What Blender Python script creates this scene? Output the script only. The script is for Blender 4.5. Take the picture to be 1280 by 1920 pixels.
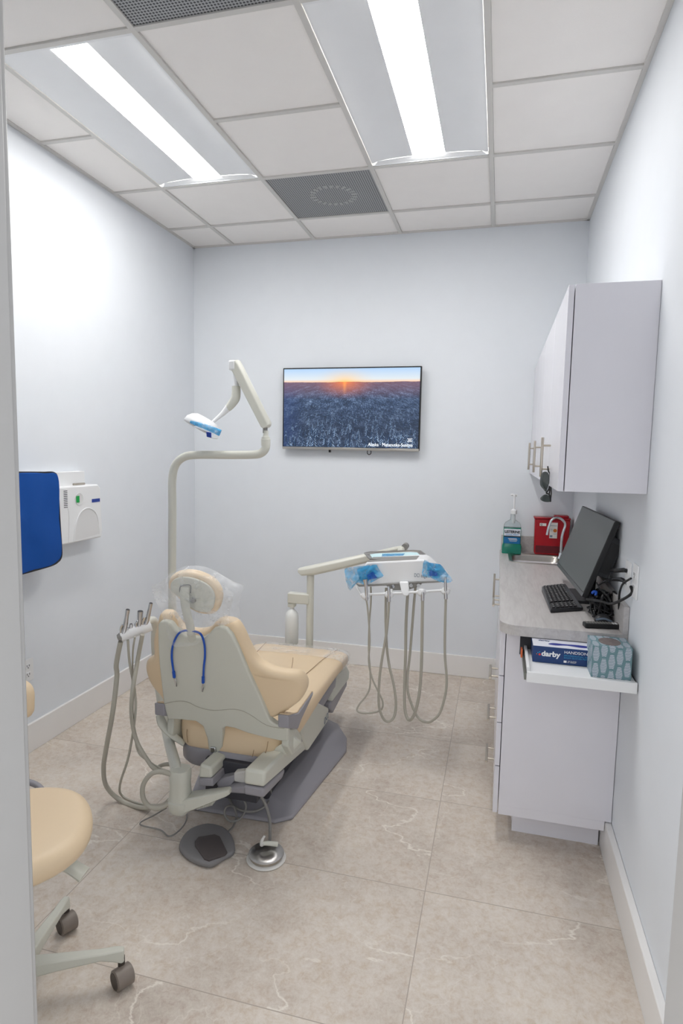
import bpy, bmesh, math, random
from mathutils import Vector as V, Matrix
random.seed(7)
for o in list(bpy.data.objects): bpy.data.objects.remove(o)
S = bpy.context.scene
COL = S.collection
# ---------------------------------------------------------------- camera, world, exposure
YAW, PITCH, ROLL, FPX = -0.2533, -0.1008, 0.0197, 1130.5
CC = V((0, 0, 1.5713))
cy_, sy_, cp_, sp_ = math.cos(YAW), math.sin(YAW), math.cos(PITCH), math.sin(PITCH)
FW = V((sy_*cp_, cy_*cp_, sp_)); R0 = V((cy_, -sy_, 0)); U0 = R0.cross(FW)
RT = math.cos(ROLL)*R0 + math.sin(ROLL)*U0
UP = -math.sin(ROLL)*R0 + math.cos(ROLL)*U0
cam = bpy.data.cameras.new('camera'); camo = bpy.data.objects.new('camera', cam); COL.objects.link(camo)
cam.sensor_fit = 'VERTICAL'; cam.sensor_height = 36; cam.lens = FPX/1920*36
cam.clip_start = .02
M4 = Matrix((RT, UP, -FW)).transposed().to_4x4(); M4.translation = CC
camo.matrix_world = M4; S.camera = camo
W = bpy.data.worlds.new('world'); S.world = W; W.use_nodes = True
W.node_tree.nodes['Background'].inputs[0].default_value = (.95, .97, 1, 1)
W.node_tree.nodes['Background'].inputs[1].default_value = 1.85
S.view_settings.view_transform = 'Standard'; S.view_settings.look = 'None'
S.view_settings.exposure = 0.22; S.view_settings.gamma = 1; S.view_settings.use_curve_mapping = False
LIGHT = 27.0          # emission of the two ceiling strips

def ray(u, v): return FW + RT*((u-640)/FPX) - UP*((v-960)/FPX)
def aty(u, v, y): d = ray(u, v); return CC + d*(y/d.y)
def atx(u, v, x): d = ray(u, v); return CC + d*(x/d.x)
def atz(u, v, z): d = ray(u, v); return CC + d*((z-CC.z)/d.z)
def atp(u, v, P, n): d = ray(u, v); return CC + d*((V(P)-CC).dot(n)/d.dot(n))

# room (metres)
H, Y0, XL, XR, YF = 3.056, 4.235, -2.275, .485, .62

# ---------------------------------------------------------------- materials
def lin(c): return tuple((x/12.92 if x <= .04045 else ((x+.055)/1.055)**2.4) for x in c)
def rgb(r, g, b): return lin((r/255, g/255, b/255)) + (1,)
def mat(name, col, rough=.5, metal=0, bump=0, scale=200, var=0, vscale=8, emis=None, est=1, spec=.5, trans=0, alpha=1, coat=0, ior=1.45, sheen=0):
    m = bpy.data.materials.new(name); m.use_nodes = True; nt = m.node_tree; b = nt.nodes['Principled BSDF']
    b.inputs['Base Color'].default_value = col; b.inputs['Roughness'].default_value = rough
    b.inputs['Metallic'].default_value = metal; b.inputs['Specular IOR Level'].default_value = spec
    b.inputs['Transmission Weight'].default_value = trans; b.inputs['Alpha'].default_value = alpha
    b.inputs['Coat Weight'].default_value = coat; b.inputs['IOR'].default_value = ior; b.inputs['Sheen Weight'].default_value = sheen
    if emis: b.inputs['Emission Color'].default_value = emis; b.inputs['Emission Strength'].default_value = est
    tc = nt.nodes.new('ShaderNodeTexCoord')
    if bump:
        n = nt.nodes.new('ShaderNodeTexNoise'); n.inputs['Scale'].default_value = scale; n.inputs['Detail'].default_value = 4
        nt.links.new(tc.outputs['Object'], n.inputs['Vector'])
        bp = nt.nodes.new('ShaderNodeBump'); bp.inputs['Strength'].default_value = bump; bp.inputs['Distance'].default_value = .002
        nt.links.new(n.outputs[0], bp.inputs['Height']); nt.links.new(bp.outputs[0], b.inputs['Normal'])
    n = nt.nodes.new('ShaderNodeTexNoise'); n.inputs['Scale'].default_value = vscale; n.inputs['Detail'].default_value = 3
    nt.links.new(tc.outputs['Object'], n.inputs['Vector'])
    mx = nt.nodes.new('ShaderNodeMix'); mx.data_type = 'RGBA'
    v = var if var else .02
    mx.inputs[6].default_value = tuple(c*(1-v) for c in col[:3]) + (1,)
    mx.inputs[7].default_value = tuple(min(1, c*(1+v)) for c in col[:3]) + (1,)
    nt.links.new(n.outputs[0], mx.inputs[0]); nt.links.new(mx.outputs[2], b.inputs['Base Color'])
    return m
M = dict(
    wall=mat('wall_paint', rgb(230, 234, 239), .55, bump=.05, scale=300, spec=.3),
    ceil=mat('ceiling_tile', rgb(250, 247, 244), .9, bump=.25, scale=400, spec=.1),
    grid=mat('ceiling_grid_metal', rgb(214, 212, 208), .5),
    white=mat('white_paint', rgb(236, 237, 238), .35),
    trim=mat('trim_paint', rgb(238, 236, 234), .35),
    jamb=mat('jamb_paint', rgb(166, 165, 164), .45),
    reflector=mat('light_reflector', rgb(240, 242, 244), .4),
    cab=mat('cabinet_laminate', rgb(228, 227, 234), .22, spec=.5),
    gap=mat('dark_gap', rgb(60, 60, 64), .8),
    steel=mat('brushed_nickel', rgb(190, 182, 170), .32, 1),
    tool=mat('satin_tool_metal', rgb(196, 196, 198), .24, 1),
    chrome=mat('chrome', rgb(210, 212, 215), .12, 1),
    stainless=mat('stainless', rgb(190, 185, 178), .28, 1, bump=.05, scale=60),
    beige=mat('beige_vinyl', rgb(226, 203, 170), .42, bump=.04, scale=600, var=.03, vscale=5),
    seam=mat('vinyl_seam', rgb(170, 142, 110), .6),
    grey=mat('chair_plastic_grey_green', rgb(204, 204, 193), .38, var=.02),
    greyl=mat('pole_paint', rgb(214, 214, 204), .3),
    purple=mat('dark_grey_plastic', rgb(150, 148, 154), .42),
    dark=mat('dark_plastic_and_shade', rgb(62, 62, 68), .6),
    pedal=mat('pedal_rubber', rgb(128, 126, 127), .6, bump=.1, scale=300),
    pedaltop=mat('pedal_pad', rgb(82, 76, 76), .6, bump=.1, scale=300),
    hose=mat('hose_rubber', rgb(178, 174, 162), .45),
    hosed=mat('hose_grey', rgb(140, 138, 134), .45),
    blue=mat('blue_apron_cloth', rgb(0, 74, 156), .85, bump=.2, scale=500, var=.08, vscale=6),
    black=mat('black_plastic', rgb(26, 26, 28), .4, bump=.03),
    blacks=mat('black_satin', rgb(44, 45, 48), .32),
    piping=mat('black_piping', rgb(22, 22, 26), .6),
    key=mat('key_caps', rgb(58, 58, 60), .45),
    mark=mat('key_marks', rgb(170, 170, 170), .6),
    bibblue=mat('bib_cord_blue', rgb(20, 80, 180), .35),
    caster=mat('caster_grey', rgb(128, 118, 110), .42),
    casterd=mat('caster_hub_dark', rgb(70, 62, 56), .5),
    red=mat('sharps_red_plastic', rgb(170, 20, 34), .25, alpha=.93, var=.1, vscale=20),
    redd=mat('sharps_contents', rgb(96, 10, 24), .5, var=.5, vscale=60),
    labelw=mat('white_label', rgb(226, 222, 216), .6),
    orange=mat('orange_label', rgb(214, 120, 40), .6),
    darby=mat('box_navy', rgb(24, 58, 112), .35, var=.03),
    darbyw=mat('box_white', rgb(226, 228, 238), .35),
    nitr=mat('glove_blue', rgb(24, 40, 140), .5),
    teal=mat('text_teal', rgb(40, 150, 200), .5),
    textw=mat('text_white', rgb(240, 240, 240), .5),
    textk=mat('text_black', rgb(24, 28, 36), .5),
    textg=mat('text_grey', rgb(110, 124, 140), .5),
    redtext=mat('logo_red', rgb(220, 60, 60), .5),
    tissue_in=mat('tissue_opening', rgb(120, 110, 108), .7, var=.4, vscale=60),
    green=mat('mouthwash_green', rgb(38, 150, 128), .1, trans=.35, var=.1),
    clear=mat('clear_plastic', rgb(220, 235, 240), .08, trans=.9, alpha=.5),
    lblue=mat('label_blue', rgb(0, 104, 160), .4, var=.3, vscale=30),
    bottle=mat('milky_bottle', rgb(232, 234, 232), .3),
    paper=mat('tray_paper', rgb(206, 234, 238), .8),
    lens=mat('dark_lens', rgb(60, 68, 66), .1, alpha=.85),
    orangep=mat('slide_latch', rgb(225, 110, 60), .5),
    slide=mat('slide_metal', rgb(120, 122, 116), .4, .8),
    lamp_lens=mat('lamp_lens', rgb(215, 218, 225), .15),
    btnblue=mat('lamp_switch_blue', rgb(30, 60, 150), .4),
    ledgreen=mat('green_window', rgb(10, 130, 60), .2, emis=rgb(10, 150, 60), est=.25),
    recess=mat('recess_white', rgb(222, 222, 222), .4),
    ring=mat('pale_rubber', rgb(212, 210, 206), .5),
)
def film(name, col, alpha, rough=.15, bump=.6, scale=30):
    m = bpy.data.materials.new(name); m.use_nodes = True; nt = m.node_tree; b = nt.nodes['Principled BSDF']
    b.inputs['Base Color'].default_value = col; b.inputs['Roughness'].default_value = rough
    tc = nt.nodes.new('ShaderNodeTexCoord')
    n = nt.nodes.new('ShaderNodeTexNoise'); n.inputs['Scale'].default_value = scale; n.inputs['Detail'].default_value = 5; n.inputs['Distortion'].default_value = 1.2
    nt.links.new(tc.outputs['Object'], n.inputs['Vector'])
    r = nt.nodes.new('ShaderNodeMapRange'); r.inputs[1].default_value = .35; r.inputs[2].default_value = .75
    r.inputs[3].default_value = alpha*.5; r.inputs[4].default_value = min(1, alpha*1.7)
    nt.links.new(n.outputs[0], r.inputs[0]); nt.links.new(r.outputs[0], b.inputs['Alpha'])
    bp = nt.nodes.new('ShaderNodeBump'); bp.inputs['Strength'].default_value = bump; bp.inputs['Distance'].default_value = .01
    nt.links.new(n.outputs[0], bp.inputs['Height']); nt.links.new(bp.outputs[0], b.inputs['Normal'])
    return m
M['bag'] = film('clear_bag', (.95, .96, .97, 1), .20, .16, .5, 14)
M['toebag'] = film('clear_toe_cover', (.9, .9, .9, 1), .26, .2, .12, 8)
M['bluefilm'] = film('blue_barrier_film', rgb(70, 180, 235), .62, .2, .6, 20)
M['bluefilm2'] = film('deep_blue_barrier', rgb(10, 90, 190), .8, .3, .5, 20)

class NT:
    "tiny node helper"
    def __init__(s, name):
        s.m = bpy.data.materials.new(name); s.m.use_nodes = True; s.t = s.m.node_tree; s.b = s.t.nodes['Principled BSDF']
    def n(s, t, **k):
        x = s.t.nodes.new(t)
        for a, b in k.items(): setattr(x, a, b)
        return x
    def put(s, sock, v):
        if isinstance(v, bpy.types.NodeSocket): s.t.links.new(v, sock)
        else: sock.default_value = v
    def math(s, op, a, b=0, clamp=False):
        x = s.n('ShaderNodeMath', operation=op, use_clamp=clamp); s.put(x.inputs[0], a); s.put(x.inputs[1], b); return x.outputs[0]
    def mix(s, f, a, b, bt='MIX'):
        x = s.n('ShaderNodeMix', data_type='RGBA', blend_type=bt); s.put(x.inputs[0], f); s.put(x.inputs[6], a); s.put(x.inputs[7], b); return x.outputs[2]
    def noise(s, vec, sc, det=4, rough=.5, dist=0):
        x = s.n('ShaderNodeTexNoise'); s.put(x.inputs['Vector'], vec); x.inputs['Scale'].default_value = sc
        x.inputs['Detail'].default_value = det; x.inputs['Roughness'].default_value = rough; x.inputs['Distortion'].default_value = dist; return x
    def ramp(s, f, stops):
        x = s.n('ShaderNodeValToRGB'); s.put(x.inputs[0], f); e = x.color_ramp.elements
        while len(e) < len(stops): e.new(.5)
        for i, (p, c) in enumerate(stops): e[i].position = p; e[i].color = c
        return x.outputs[0]
    def comb(s, x, y, z):
        c = s.n('ShaderNodeCombineXYZ'); s.put(c.inputs[0], x); s.put(c.inputs[1], y); s.put(c.inputs[2], z); return c.outputs[0]
    def sep(s, v):
        c = s.n('ShaderNodeSeparateXYZ'); s.put(c.inputs[0], v); return c.outputs

def floor_mat():
    k = NT('stone_tile'); g = k.n('ShaderNodeNewGeometry').outputs['Position']
    x, y, z = k.sep(g)[:3]
    tx = k.math('DIVIDE', k.math('ADD', x, .19+12.1), 1.21); ty = k.math('DIVIDE', k.math('SUBTRACT', y, 1.457-5.85), .585)
    fx = k.math('FRACT', tx); fy = k.math('FRACT', ty)
    ix = k.math('FLOOR', tx); iy = k.math('FLOOR', ty)
    dx = k.math('MULTIPLY', k.math('MINIMUM', fx, k.math('SUBTRACT', 1, fx)), 1.21)
    dy = k.math('MULTIPLY', k.math('MINIMUM', fy, k.math('SUBTRACT', 1, fy)), .585)
    gr = k.math('LESS_THAN', k.math('MINIMUM', dx, dy), .0016)
    off = k.comb(k.math('MULTIPLY', ix, 3.7), k.math('MULTIPLY', iy, 5.3), k.math('MULTIPLY', k.math('ADD', ix, iy), 1.9))
    add = k.n('ShaderNodeVectorMath', operation='ADD'); k.put(add.inputs[0], g); k.put(add.inputs[1], off); p = add.outputs[0]
    n1 = k.noise(p, 2.6, 8, .62).outputs[0]; n2 = k.noise(p, 34, 9, .8, .4).outputs[0]; n3 = k.noise(p, 110, 4, .8).outputs[0]
    base = k.ramp(n1, [(.3, rgb(194, 183, 171)), (.5, rgb(209, 198, 186)), (.72, rgb(221, 211, 199))])
    base = k.mix(.85, base, k.ramp(n2, [(.34, (.36, .34, .33, 1)), (.5, (.5, .5, .5, 1)), (.66, (.6, .6, .6, 1))]), 'OVERLAY')
    base = k.mix(.3, base, k.ramp(n3, [(.35, (.4, .4, .4, 1)), (.65, (.6, .6, .6, 1))]), 'OVERLAY')
    # thin pale veins
    st = k.n('ShaderNodeMapping'); k.put(st.inputs[0], p); st.inputs['Rotation'].default_value = (0, 0, .7); st.inputs['Scale'].default_value = (1, 2.1, 1)
    w = k.noise(st.outputs[0], .9, 7, .5, .1).outputs[0]
    d = k.math('ABSOLUTE', k.math('SUBTRACT', w, .5))
    v1 = k.math('SUBTRACT', 1, k.math('DIVIDE', d, .0042), True)
    msk = k.ramp(k.noise(p, 1.9, 2).outputs[0], [(.42, (0, 0, 0, 1)), (.56, (1, 1, 1, 1))])
    v1 = k.math('MULTIPLY', v1, msk)
    w2 = k.noise(p, 1.7, 6, .5, .2).outputs[0]
    v2 = k.math('MULTIPLY', k.math('SUBTRACT', 1, k.math('DIVIDE', k.math('ABSOLUTE', k.math('SUBTRACT', w2, .56)), .003), True), .35)
    base = k.mix(k.math('MULTIPLY', k.math('MAXIMUM', v1, v2), .75), base, rgb(240, 234, 224))
    base = k.mix(gr, base, rgb(174, 162, 150))
    k.put(k.b.inputs['Base Color'], base); k.b.inputs['Roughness'].default_value = .42; k.b.inputs['Specular IOR Level'].default_value = .35
    bp = k.n('ShaderNodeBump'); bp.inputs['Strength'].default_value = .25; bp.inputs['Distance'].default_value = .002
    k.put(bp.inputs['Height'], k.math('SUBTRACT', k.math('MULTIPLY', n2, .3), gr)); k.put(k.b.inputs['Normal'], bp.outputs[0])
    return k.m
def counter_mat():
    k = NT('grey_wood_laminate'); g = k.n('ShaderNodeNewGeometry').outputs['Position']
    mp = k.n('ShaderNodeMapping'); k.put(mp.inputs[0], g); mp.inputs['Scale'].default_value = (9, 1.0, 9)
    n = k.noise(mp.outputs[0], 5, 8, .65, .8).outputs[0]
    k.put(k.b.inputs['Base Color'], k.ramp(n, [(.3, rgb(182, 177, 176)), (.5, rgb(194, 190, 188)), (.7, rgb(203, 200, 198))]))
    k.b.inputs['Roughness'].default_value = .35; return k.m
def vent_mat():
    k = NT('perforated_panel'); g = k.n('ShaderNodeNewGeometry').outputs['Position']
    x, y, z = k.sep(g)[:3]
    def wv(a, f): return k.math('ABSOLUTE', k.math('SINE', k.math('MULTIPLY', a, f)))
    f = math.pi/.0125
    h = k.math('MULTIPLY', wv(x, f), wv(y, f)); hole = k.math('GREATER_THAN', h, .52)
    k.put(k.b.inputs['Base Color'], k.mix(hole, rgb(168, 170, 172), rgb(64, 66, 70))); k.b.inputs['Roughness'].default_value = .6
    return k.m
def grille_clear():
    m = NT('perforated_front'); return m
def disc_mat():
    k = NT('turned_steel'); k.b.inputs['Metallic'].default_value = 1; k.b.inputs['Roughness'].default_value = .3
    k.b.inputs['Base Color'].default_value = rgb(190, 188, 186); k.b.inputs['Anisotropic'].default_value = .9
    tg = k.n('ShaderNodeTangent', direction_type='RADIAL', axis='Z'); k.put(k.b.inputs['Tangent'], tg.outputs[0]); return k.m
def screen_mat():
    k = NT('winter_forest_picture'); uv = k.n('ShaderNodeUVMap').outputs[0]; u, v = k.sep(uv)[:2]
    h = .83
    t = k.math('MAXIMUM', k.math('SUBTRACT', h, v), .012)
    # forest in ground perspective
    px_ = k.math('DIVIDE', k.math('SUBTRACT', u, .5), k.math('POWER', k.math('ADD', t, .05), .6)); py_ = k.math('POWER', t, .45)
    P = k.comb(px_, k.math('MULTIPLY', py_, 2.2), 0)
    n1 = k.noise(P, 44, 6, .8, .5).outputs[0]; n2 = k.noise(P, 7, 4, .6).outputs[0]
    P2 = k.comb(k.math('MULTIPLY', px_, 1.0), k.math('MULTIPLY', py_, .8), 0)
    n3 = k.noise(P2, 60, 3, .7).outputs[0]
    f = k.math('ADD', k.math('MULTIPLY', n1, .6), k.math('MULTIPLY', n3, .4))
    f = k.math('ADD', f, k.math('MULTIPLY', k.math('SUBTRACT', n2, .5), .35))
    forest = k.ramp(f, [(.34, rgb(14, 26, 46)), (.46, rgb(34, 54, 82)), (.54, rgb(70, 92, 126)), (.66, rgb(150, 172, 205))])
    forest = k.mix(k.math('MINIMUM', k.math('MULTIPLY', k.math('SUBTRACT', t, .18), 1.5, True), .6), forest, rgb(16, 30, 52))
    forest = k.mix(k.math('MULTIPLY', k.math('SUBTRACT', 1, k.math('MULTIPLY', u, 6), True), .5), forest, rgb(10, 50, 110))
    warm = k.math('MULTIPLY', k.math('SUBTRACT', 1, k.math('DIVIDE', t, .22), True), .65)
    forest = k.mix(warm, forest, rgb(132, 92, 104))
    dx = k.math('SUBTRACT', u, .46); dy = k.math('SUBTRACT', v, h)
    r = k.math('SQRT', k.math('ADD', k.math('MULTIPLY', k.math('MULTIPLY', dx, dx), 1.0), k.math('MULTIPLY', k.math('MULTIPLY', dy, dy), 1.2)))
    glow = k.math('POWER', k.math('SUBTRACT', 1, k.math('DIVIDE', r, .26), True), 2)
    forest = k.mix(k.math('MULTIPLY', glow, .95), forest, rgb(240, 128, 62))
    beam = k.math('MULTIPLY', k.math('SUBTRACT', 1, k.math('DIVIDE', k.math('ABSOLUTE', dx), .018), True), k.math('SUBTRACT', 1, k.math('DIVIDE', t, .17), True))
    forest = k.mix(k.math('MULTIPLY', beam, .7), forest, rgb(255, 170, 90))
    sk = k.math('DIVIDE', k.math('SUBTRACT', v, h), 1-h)
    sky = k.ramp(sk, [(0, rgb(240, 196, 160)), (.2, rgb(214, 222, 226)), (1, rgb(168, 200, 234))])
    sky = k.mix(k.math('MULTIPLY', glow, .8), sky, rgb(255, 196, 90))
    issky = k.math('GREATER_THAN', k.math('ADD', v, k.math('MULTIPLY', k.math('SUBTRACT', k.noise(uv, 5, 3).outputs[0], .5), .03)), h)
    c = k.mix(issky, forest, sky)
    k.b.inputs['Base Color'].default_value = (.01, .01, .01, 1); k.b.inputs['Roughness'].default_value = .3
    k.put(k.b.inputs['Emission Color'], c); k.b.inputs['Emission Strength'].default_value = 1.0
    return k.m
def tissue_mat():
    k = NT('tissue_box_print'); uv = k.n('ShaderNodeUVMap').outputs[0]; u, v = k.sep(uv)[:2]
    col = k.math('FRACT', k.math('MULTIPLY', u, 5.0)); ci = k.math('FLOOR', k.math('MULTIPLY', u, 5.0))
    vv = k.math('ADD', v, k.math('MULTIPLY', ci, .37))
    seg = k.math('FRACT', k.math('MULTIPLY', vv, 1.9)); a = k.math('FRACT', k.math('ADD', k.math('MULTIPLY', vv, 20), k.math('MULTIPLY', k.math('ABSOLUTE', k.math('SUBTRACT', col, .5)), 1.2)))
    leaf = k.math('MULTIPLY', k.math('GREATER_THAN', a, .42), k.math('LESS_THAN', k.math('ABSOLUTE', k.math('SUBTRACT', col, .5)), k.math('SUBTRACT', .44, k.math('MULTIPLY', k.math('ABSOLUTE', k.math('SUBTRACT', seg, .4)), .45))))
    leaf = k.math('MULTIPLY', leaf, k.math('LESS_THAN', seg, .86))
    k.put(k.b.inputs['Base Color'], k.mix(leaf, rgb(104, 138, 145), rgb(196, 200, 212))); k.b.inputs['Roughness'].default_value = .5
    return k.m
M['floor'] = floor_mat(); M['counter'] = counter_mat(); M['vent'] = vent_mat(); M['disc'] = disc_mat(); M['screen'] = screen_mat(); M['tissue'] = tissue_mat()
k = NT('light_strip'); k.b.inputs['Emission Color'].default_value = (1, .985, .96, 1); k.b.inputs['Emission Strength'].default_value = LIGHT; M['strip'] = k.m

# ---------------------------------------------------------------- mesh helpers
class MB:
    def __init__(s): s.v = []; s.f = []
    def add(s, vs, fs): o = len(s.v); s.v += [V(p) for p in vs]; s.f += [tuple(i+o for i in f) for f in fs]; return s
    def box(s, x0, x1, y0, y1, z0, z1):
        return s.add([(x, y, z) for z in (z0, z1) for y in (y0, y1) for x in (x0, x1)],
                     [(0, 2, 3, 1), (4, 5, 7, 6), (0, 1, 5, 4), (2, 6, 7, 3), (0, 4, 6, 2), (1, 3, 7, 5)])
    def prism(s, pts, d):
        pts = [V(p) for p in pts]; d = V(d); n = len(pts)
        nn = V((0, 0, 0))
        for i in range(n): nn += pts[i].cross(pts[(i+1) % n])
        if nn.dot(d) > 0: pts = pts[::-1]
        return s.add(pts + [p+d for p in pts], [tuple(range(n)), tuple(range(2*n-1, n-1, -1))] + [(i, i+n, (i+1) % n+n, (i+1) % n) for i in range(n)])
    def ring(s, rings, cap=True, closed=True):
        n = len(rings[0]); vs = [p for r in rings for p in r]; fs = []
        for i in range(len(rings)-1):
            for j in range(n if closed else n-1):
                a, b = i*n+j, i*n+(j+1) % n; fs.append((a, b, b+n, a+n))
        if cap: fs += [tuple(range(n-1, -1, -1)), tuple(range((len(rings)-1)*n, len(rings)*n))]
        return s.add(vs, fs)
    def tube(s, pts, r, seg=12, smooth=6, flat=None):
        P = [V(p) for p in pts]; rr = r if isinstance(r, (list, tuple)) else [r]*len(P)
        if smooth and len(P) > 2:
            Q = []; RR = []
            for i in range(len(P)-1):
                p0, p1, p2, p3 = P[max(i-1, 0)], P[i], P[i+1], P[min(i+2, len(P)-1)]
                for k in range(smooth):
                    t = k/smooth
                    Q.append(.5*((2*p1)+(p2-p0)*t+(2*p0-5*p1+4*p2-p3)*t*t+(3*p1-p0-3*p2+p3)*t**3)); RR.append(rr[i]*(1-t)+rr[i+1]*t)
            Q.append(P[-1]); RR.append(rr[-1]); P, rr = Q, RR
        rings = []; up = None
        for i, p in enumerate(P):
            d = (P[min(i+1, len(P)-1)]-P[max(i-1, 0)]).normalized()
            if up is None: up = V((0, 0, 1)) if abs(d.z) < .9 else V((0, 1, 0))
            a = d.cross(up)
            if a.length < 1e-4: a = d.cross(V((1, 0, 0)))
            a.normalize(); b = a.cross(d).normalized(); up = b
            fa, fb = flat or (1, 1)
            rings.append([p + (a*math.cos(q)*fa + b*math.sin(q)*fb)*rr[i] for q in [2*math.pi*j/seg for j in range(seg)]])
        return s.ring(rings)
    def lathe(s, base, prof, axis=(0, 0, 1), seg=28):
        ax = V(axis).normalized(); a = ax.orthogonal().normalized(); b = ax.cross(a); base = V(base)
        return s.ring([[base+ax*h+(a*math.cos(q)+b*math.sin(q))*max(r, 1e-4) for q in [2*math.pi*j/seg for j in range(seg)]] for r, h in prof])
    def pad(s, outline, n, th, edge=None, steps=5, both=True, dome=0):
        "rounded pillow: outline (3D, roughly planar) grown along n by th"
        P = [V(p) for p in outline]; n = V(n).normalized(); N = len(P)
        A = V((0, 0, 0))
        for i in range(N): A += P[i].cross(P[(i+1) % N])
        if A.dot(n) < 0: P = P[::-1]
        e = edge or th/2
        inw = []
        for i in range(N):
            t = (P[(i+1) % N]-P[i-1]).normalized(); inw.append(n.cross(t).normalized())
        rings = []
        prof = []
        if both:
            for k in range(steps+1): a = math.pi/2*k/steps; prof.append((e*(1-math.sin(a)), e*(1-math.cos(a)) if th >= 2*e else th/2*(1-math.cos(a))))
            for k in range(1 if th <= 2*e+1e-6 else 0, steps+1): a = math.pi/2*k/steps; prof.append((e*(1-math.cos(a)), th-(e if th >= 2*e else th/2)*(1-math.sin(a))))
        else:
            prof.append((0, 0))
            for k in range(steps+1): a = math.pi/2*k/steps; prof.append((e*(1-math.cos(a)), th-e*(1-math.sin(a))))
        for ins, h in prof: rings.append([P[i]+inw[i]*ins+n*h for i in range(N)])
        s.ring(rings, cap=False)
        base = len(s.v)
        for ring, sg in ((rings[0], -1), (rings[-1], 1)):
            c = sum(ring, V((0, 0, 0)))/N
            # two shrink rings for a slight dome
            vs = []; prev = ring
            o = len(s.v); s.v += list(ring)
            for kk in (.66, .33):
                s.v += [c+(p-c)*kk+n*sg*dome*(1-kk*kk) for p in ring]
            s.v.append(c+n*sg*dome)
            for L in range(2):
                for j in range(N):
                    a, b = o+L*N+j, o+L*N+(j+1) % N; q = (a, b, b+N, a+N); s.f.append(q if sg > 0 else q[::-1])
            for j in range(N):
                q = (o+2*N+j, o+2*N+(j+1) % N, o+3*N); s.f.append(q if sg > 0 else q[::-1])
        return s

def smoothline(pts, n=4, closed=True):
    P = [V(p) for p in pts]; N = len(P); Q = []
    for i in range(N if closed else N-1):
        if closed: p0, p1, p2, p3 = P[i-1], P[i], P[(i+1) % N], P[(i+2) % N]
        else: p0, p1, p2, p3 = P[max(i-1, 0)], P[i], P[i+1], P[min(i+2, N-1)]
        for k in range(n):
            t = k/n; Q.append(.5*((2*p1)+(p2-p0)*t+(2*p0-5*p1+4*p2-p3)*t*t+(3*p1-p0-3*p2+p3)*t**3))
    if not closed: Q.append(P[-1])
    return Q

def tag(o, label=None, cat=None, group=None, kind=None):
    if label: o['label'] = label
    if cat: o['category'] = cat
    if group: o['group'] = group
    if kind: o['kind'] = kind
    return o
def wloc(o):
    l = V((0, 0, 0))
    while o: l += V(o.location); o = o.parent
    return l
def thing(name, loc, label, cat, group=None):
    o = bpy.data.objects.new(name, None); o.empty_display_size = .05; COL.objects.link(o); o.location = V(loc); return tag(o, label, cat, group)
def mk(name, mb, m, parent=None, smooth=False, bevel=0, seg=2, label=None, cat=None, group=None, kind=None, sub=0, uv=None, angle=40):
    me = bpy.data.meshes.new(name)
    if parent: org = wloc(parent)
    else:
        xs = [p.x for p in mb.v]; ys = [p.y for p in mb.v]; zs = [p.z for p in mb.v]; org = V(((min(xs)+max(xs))/2, (min(ys)+max(ys))/2, min(zs)))
    me.from_pydata([tuple(p-org) for p in mb.v], [], mb.f)
    bm = bmesh.new(); bm.from_mesh(me); bmesh.ops.remove_doubles(bm, verts=bm.verts, dist=1e-6); bmesh.ops.recalc_face_normals(bm, faces=bm.faces)
    bm.to_mesh(me); bm.free()
    mats = m if isinstance(m, (list, tuple)) else [m]
    for x in mats: me.materials.append(M[x] if isinstance(x, str) else x)
    o = bpy.data.objects.new(name, me); COL.objects.link(o)
    if parent: o.parent = parent
    else: o.location = org
    if smooth or bevel:
        for p in me.polygons: p.use_smooth = True
        if smooth != 'all': me.set_sharp_from_angle(angle=math.radians(angle))
    if bevel:
        b = o.modifiers.new('bevel', 'BEVEL'); b.width = bevel; b.segments = seg; b.limit_method = 'ANGLE'; b.angle_limit = math.radians(35); b.harden_normals = False
    if sub: s_ = o.modifiers.new('sub', 'SUBSURF'); s_.levels = sub; s_.render_levels = sub
    return tag(o, label, cat, group, kind)
def B(*a): return MB().box(*a)
def text(name, body, size, org, xd, yd, m, parent, align='LEFT', ext=.0004, bold=0, width=None):
    cu = bpy.data.curves.new(name, 'FONT'); cu.body = body; cu.size = size; cu.align_x = align; cu.extrude = ext; cu.offset = bold
    t = bpy.data.objects.new('tmp', cu); COL.objects.link(t)
    me = bpy.data.meshes.new_from_object(t.evaluated_get(bpy.context.evaluated_depsgraph_get()))
    bpy.data.objects.remove(t)
    xd = V(xd).normalized(); yd = V(yd).normalized(); zd = xd.cross(yd)
    sc = 1
    if width:
        xs = [v.co.x for v in me.vertices]; sc = width/(max(xs)-min(xs))
    for v in me.vertices: v.co = V(org)+xd*v.co.x*sc+yd*v.co.y+zd*v.co.z - wloc(parent)
    me.materials.clear(); me.materials.append(M[m])
    o = bpy.data.objects.new(name, me); COL.objects.link(o); o.parent = parent; return o
def quadobj(name, c, m, parent, th=.0008, label=None):
    "flat four-corner label with a little thickness and a 0-1 UV map on its face; c = bl, br, tr, tl"
    c = [V(p) for p in c]; n = (c[1]-c[0]).cross(c[3]-c[0]).normalized(); org = wloc(parent)
    me = bpy.data.meshes.new(name); vs = [p-org for p in c]+[p+n*th-org for p in c]
    me.from_pydata([tuple(p) for p in vs], [], [(4, 5, 6, 7), (3, 2, 1, 0), (0, 1, 5, 4), (1, 2, 6, 5), (2, 3, 7, 6), (3, 0, 4, 7)])
    uvl = me.uv_layers.new(name='UVMap'); uvs = [(0, 0), (1, 0), (1, 1), (0, 1)]
    for p in me.polygons:
        for li in p.loop_indices: uvl.data[li].uv = uvs[me.loops[li].vertex_index % 4]
    me.materials.append(M[m]); o = bpy.data.objects.new(name, me); COL.objects.link(o); o.parent = parent; return tag(o, label)

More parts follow.
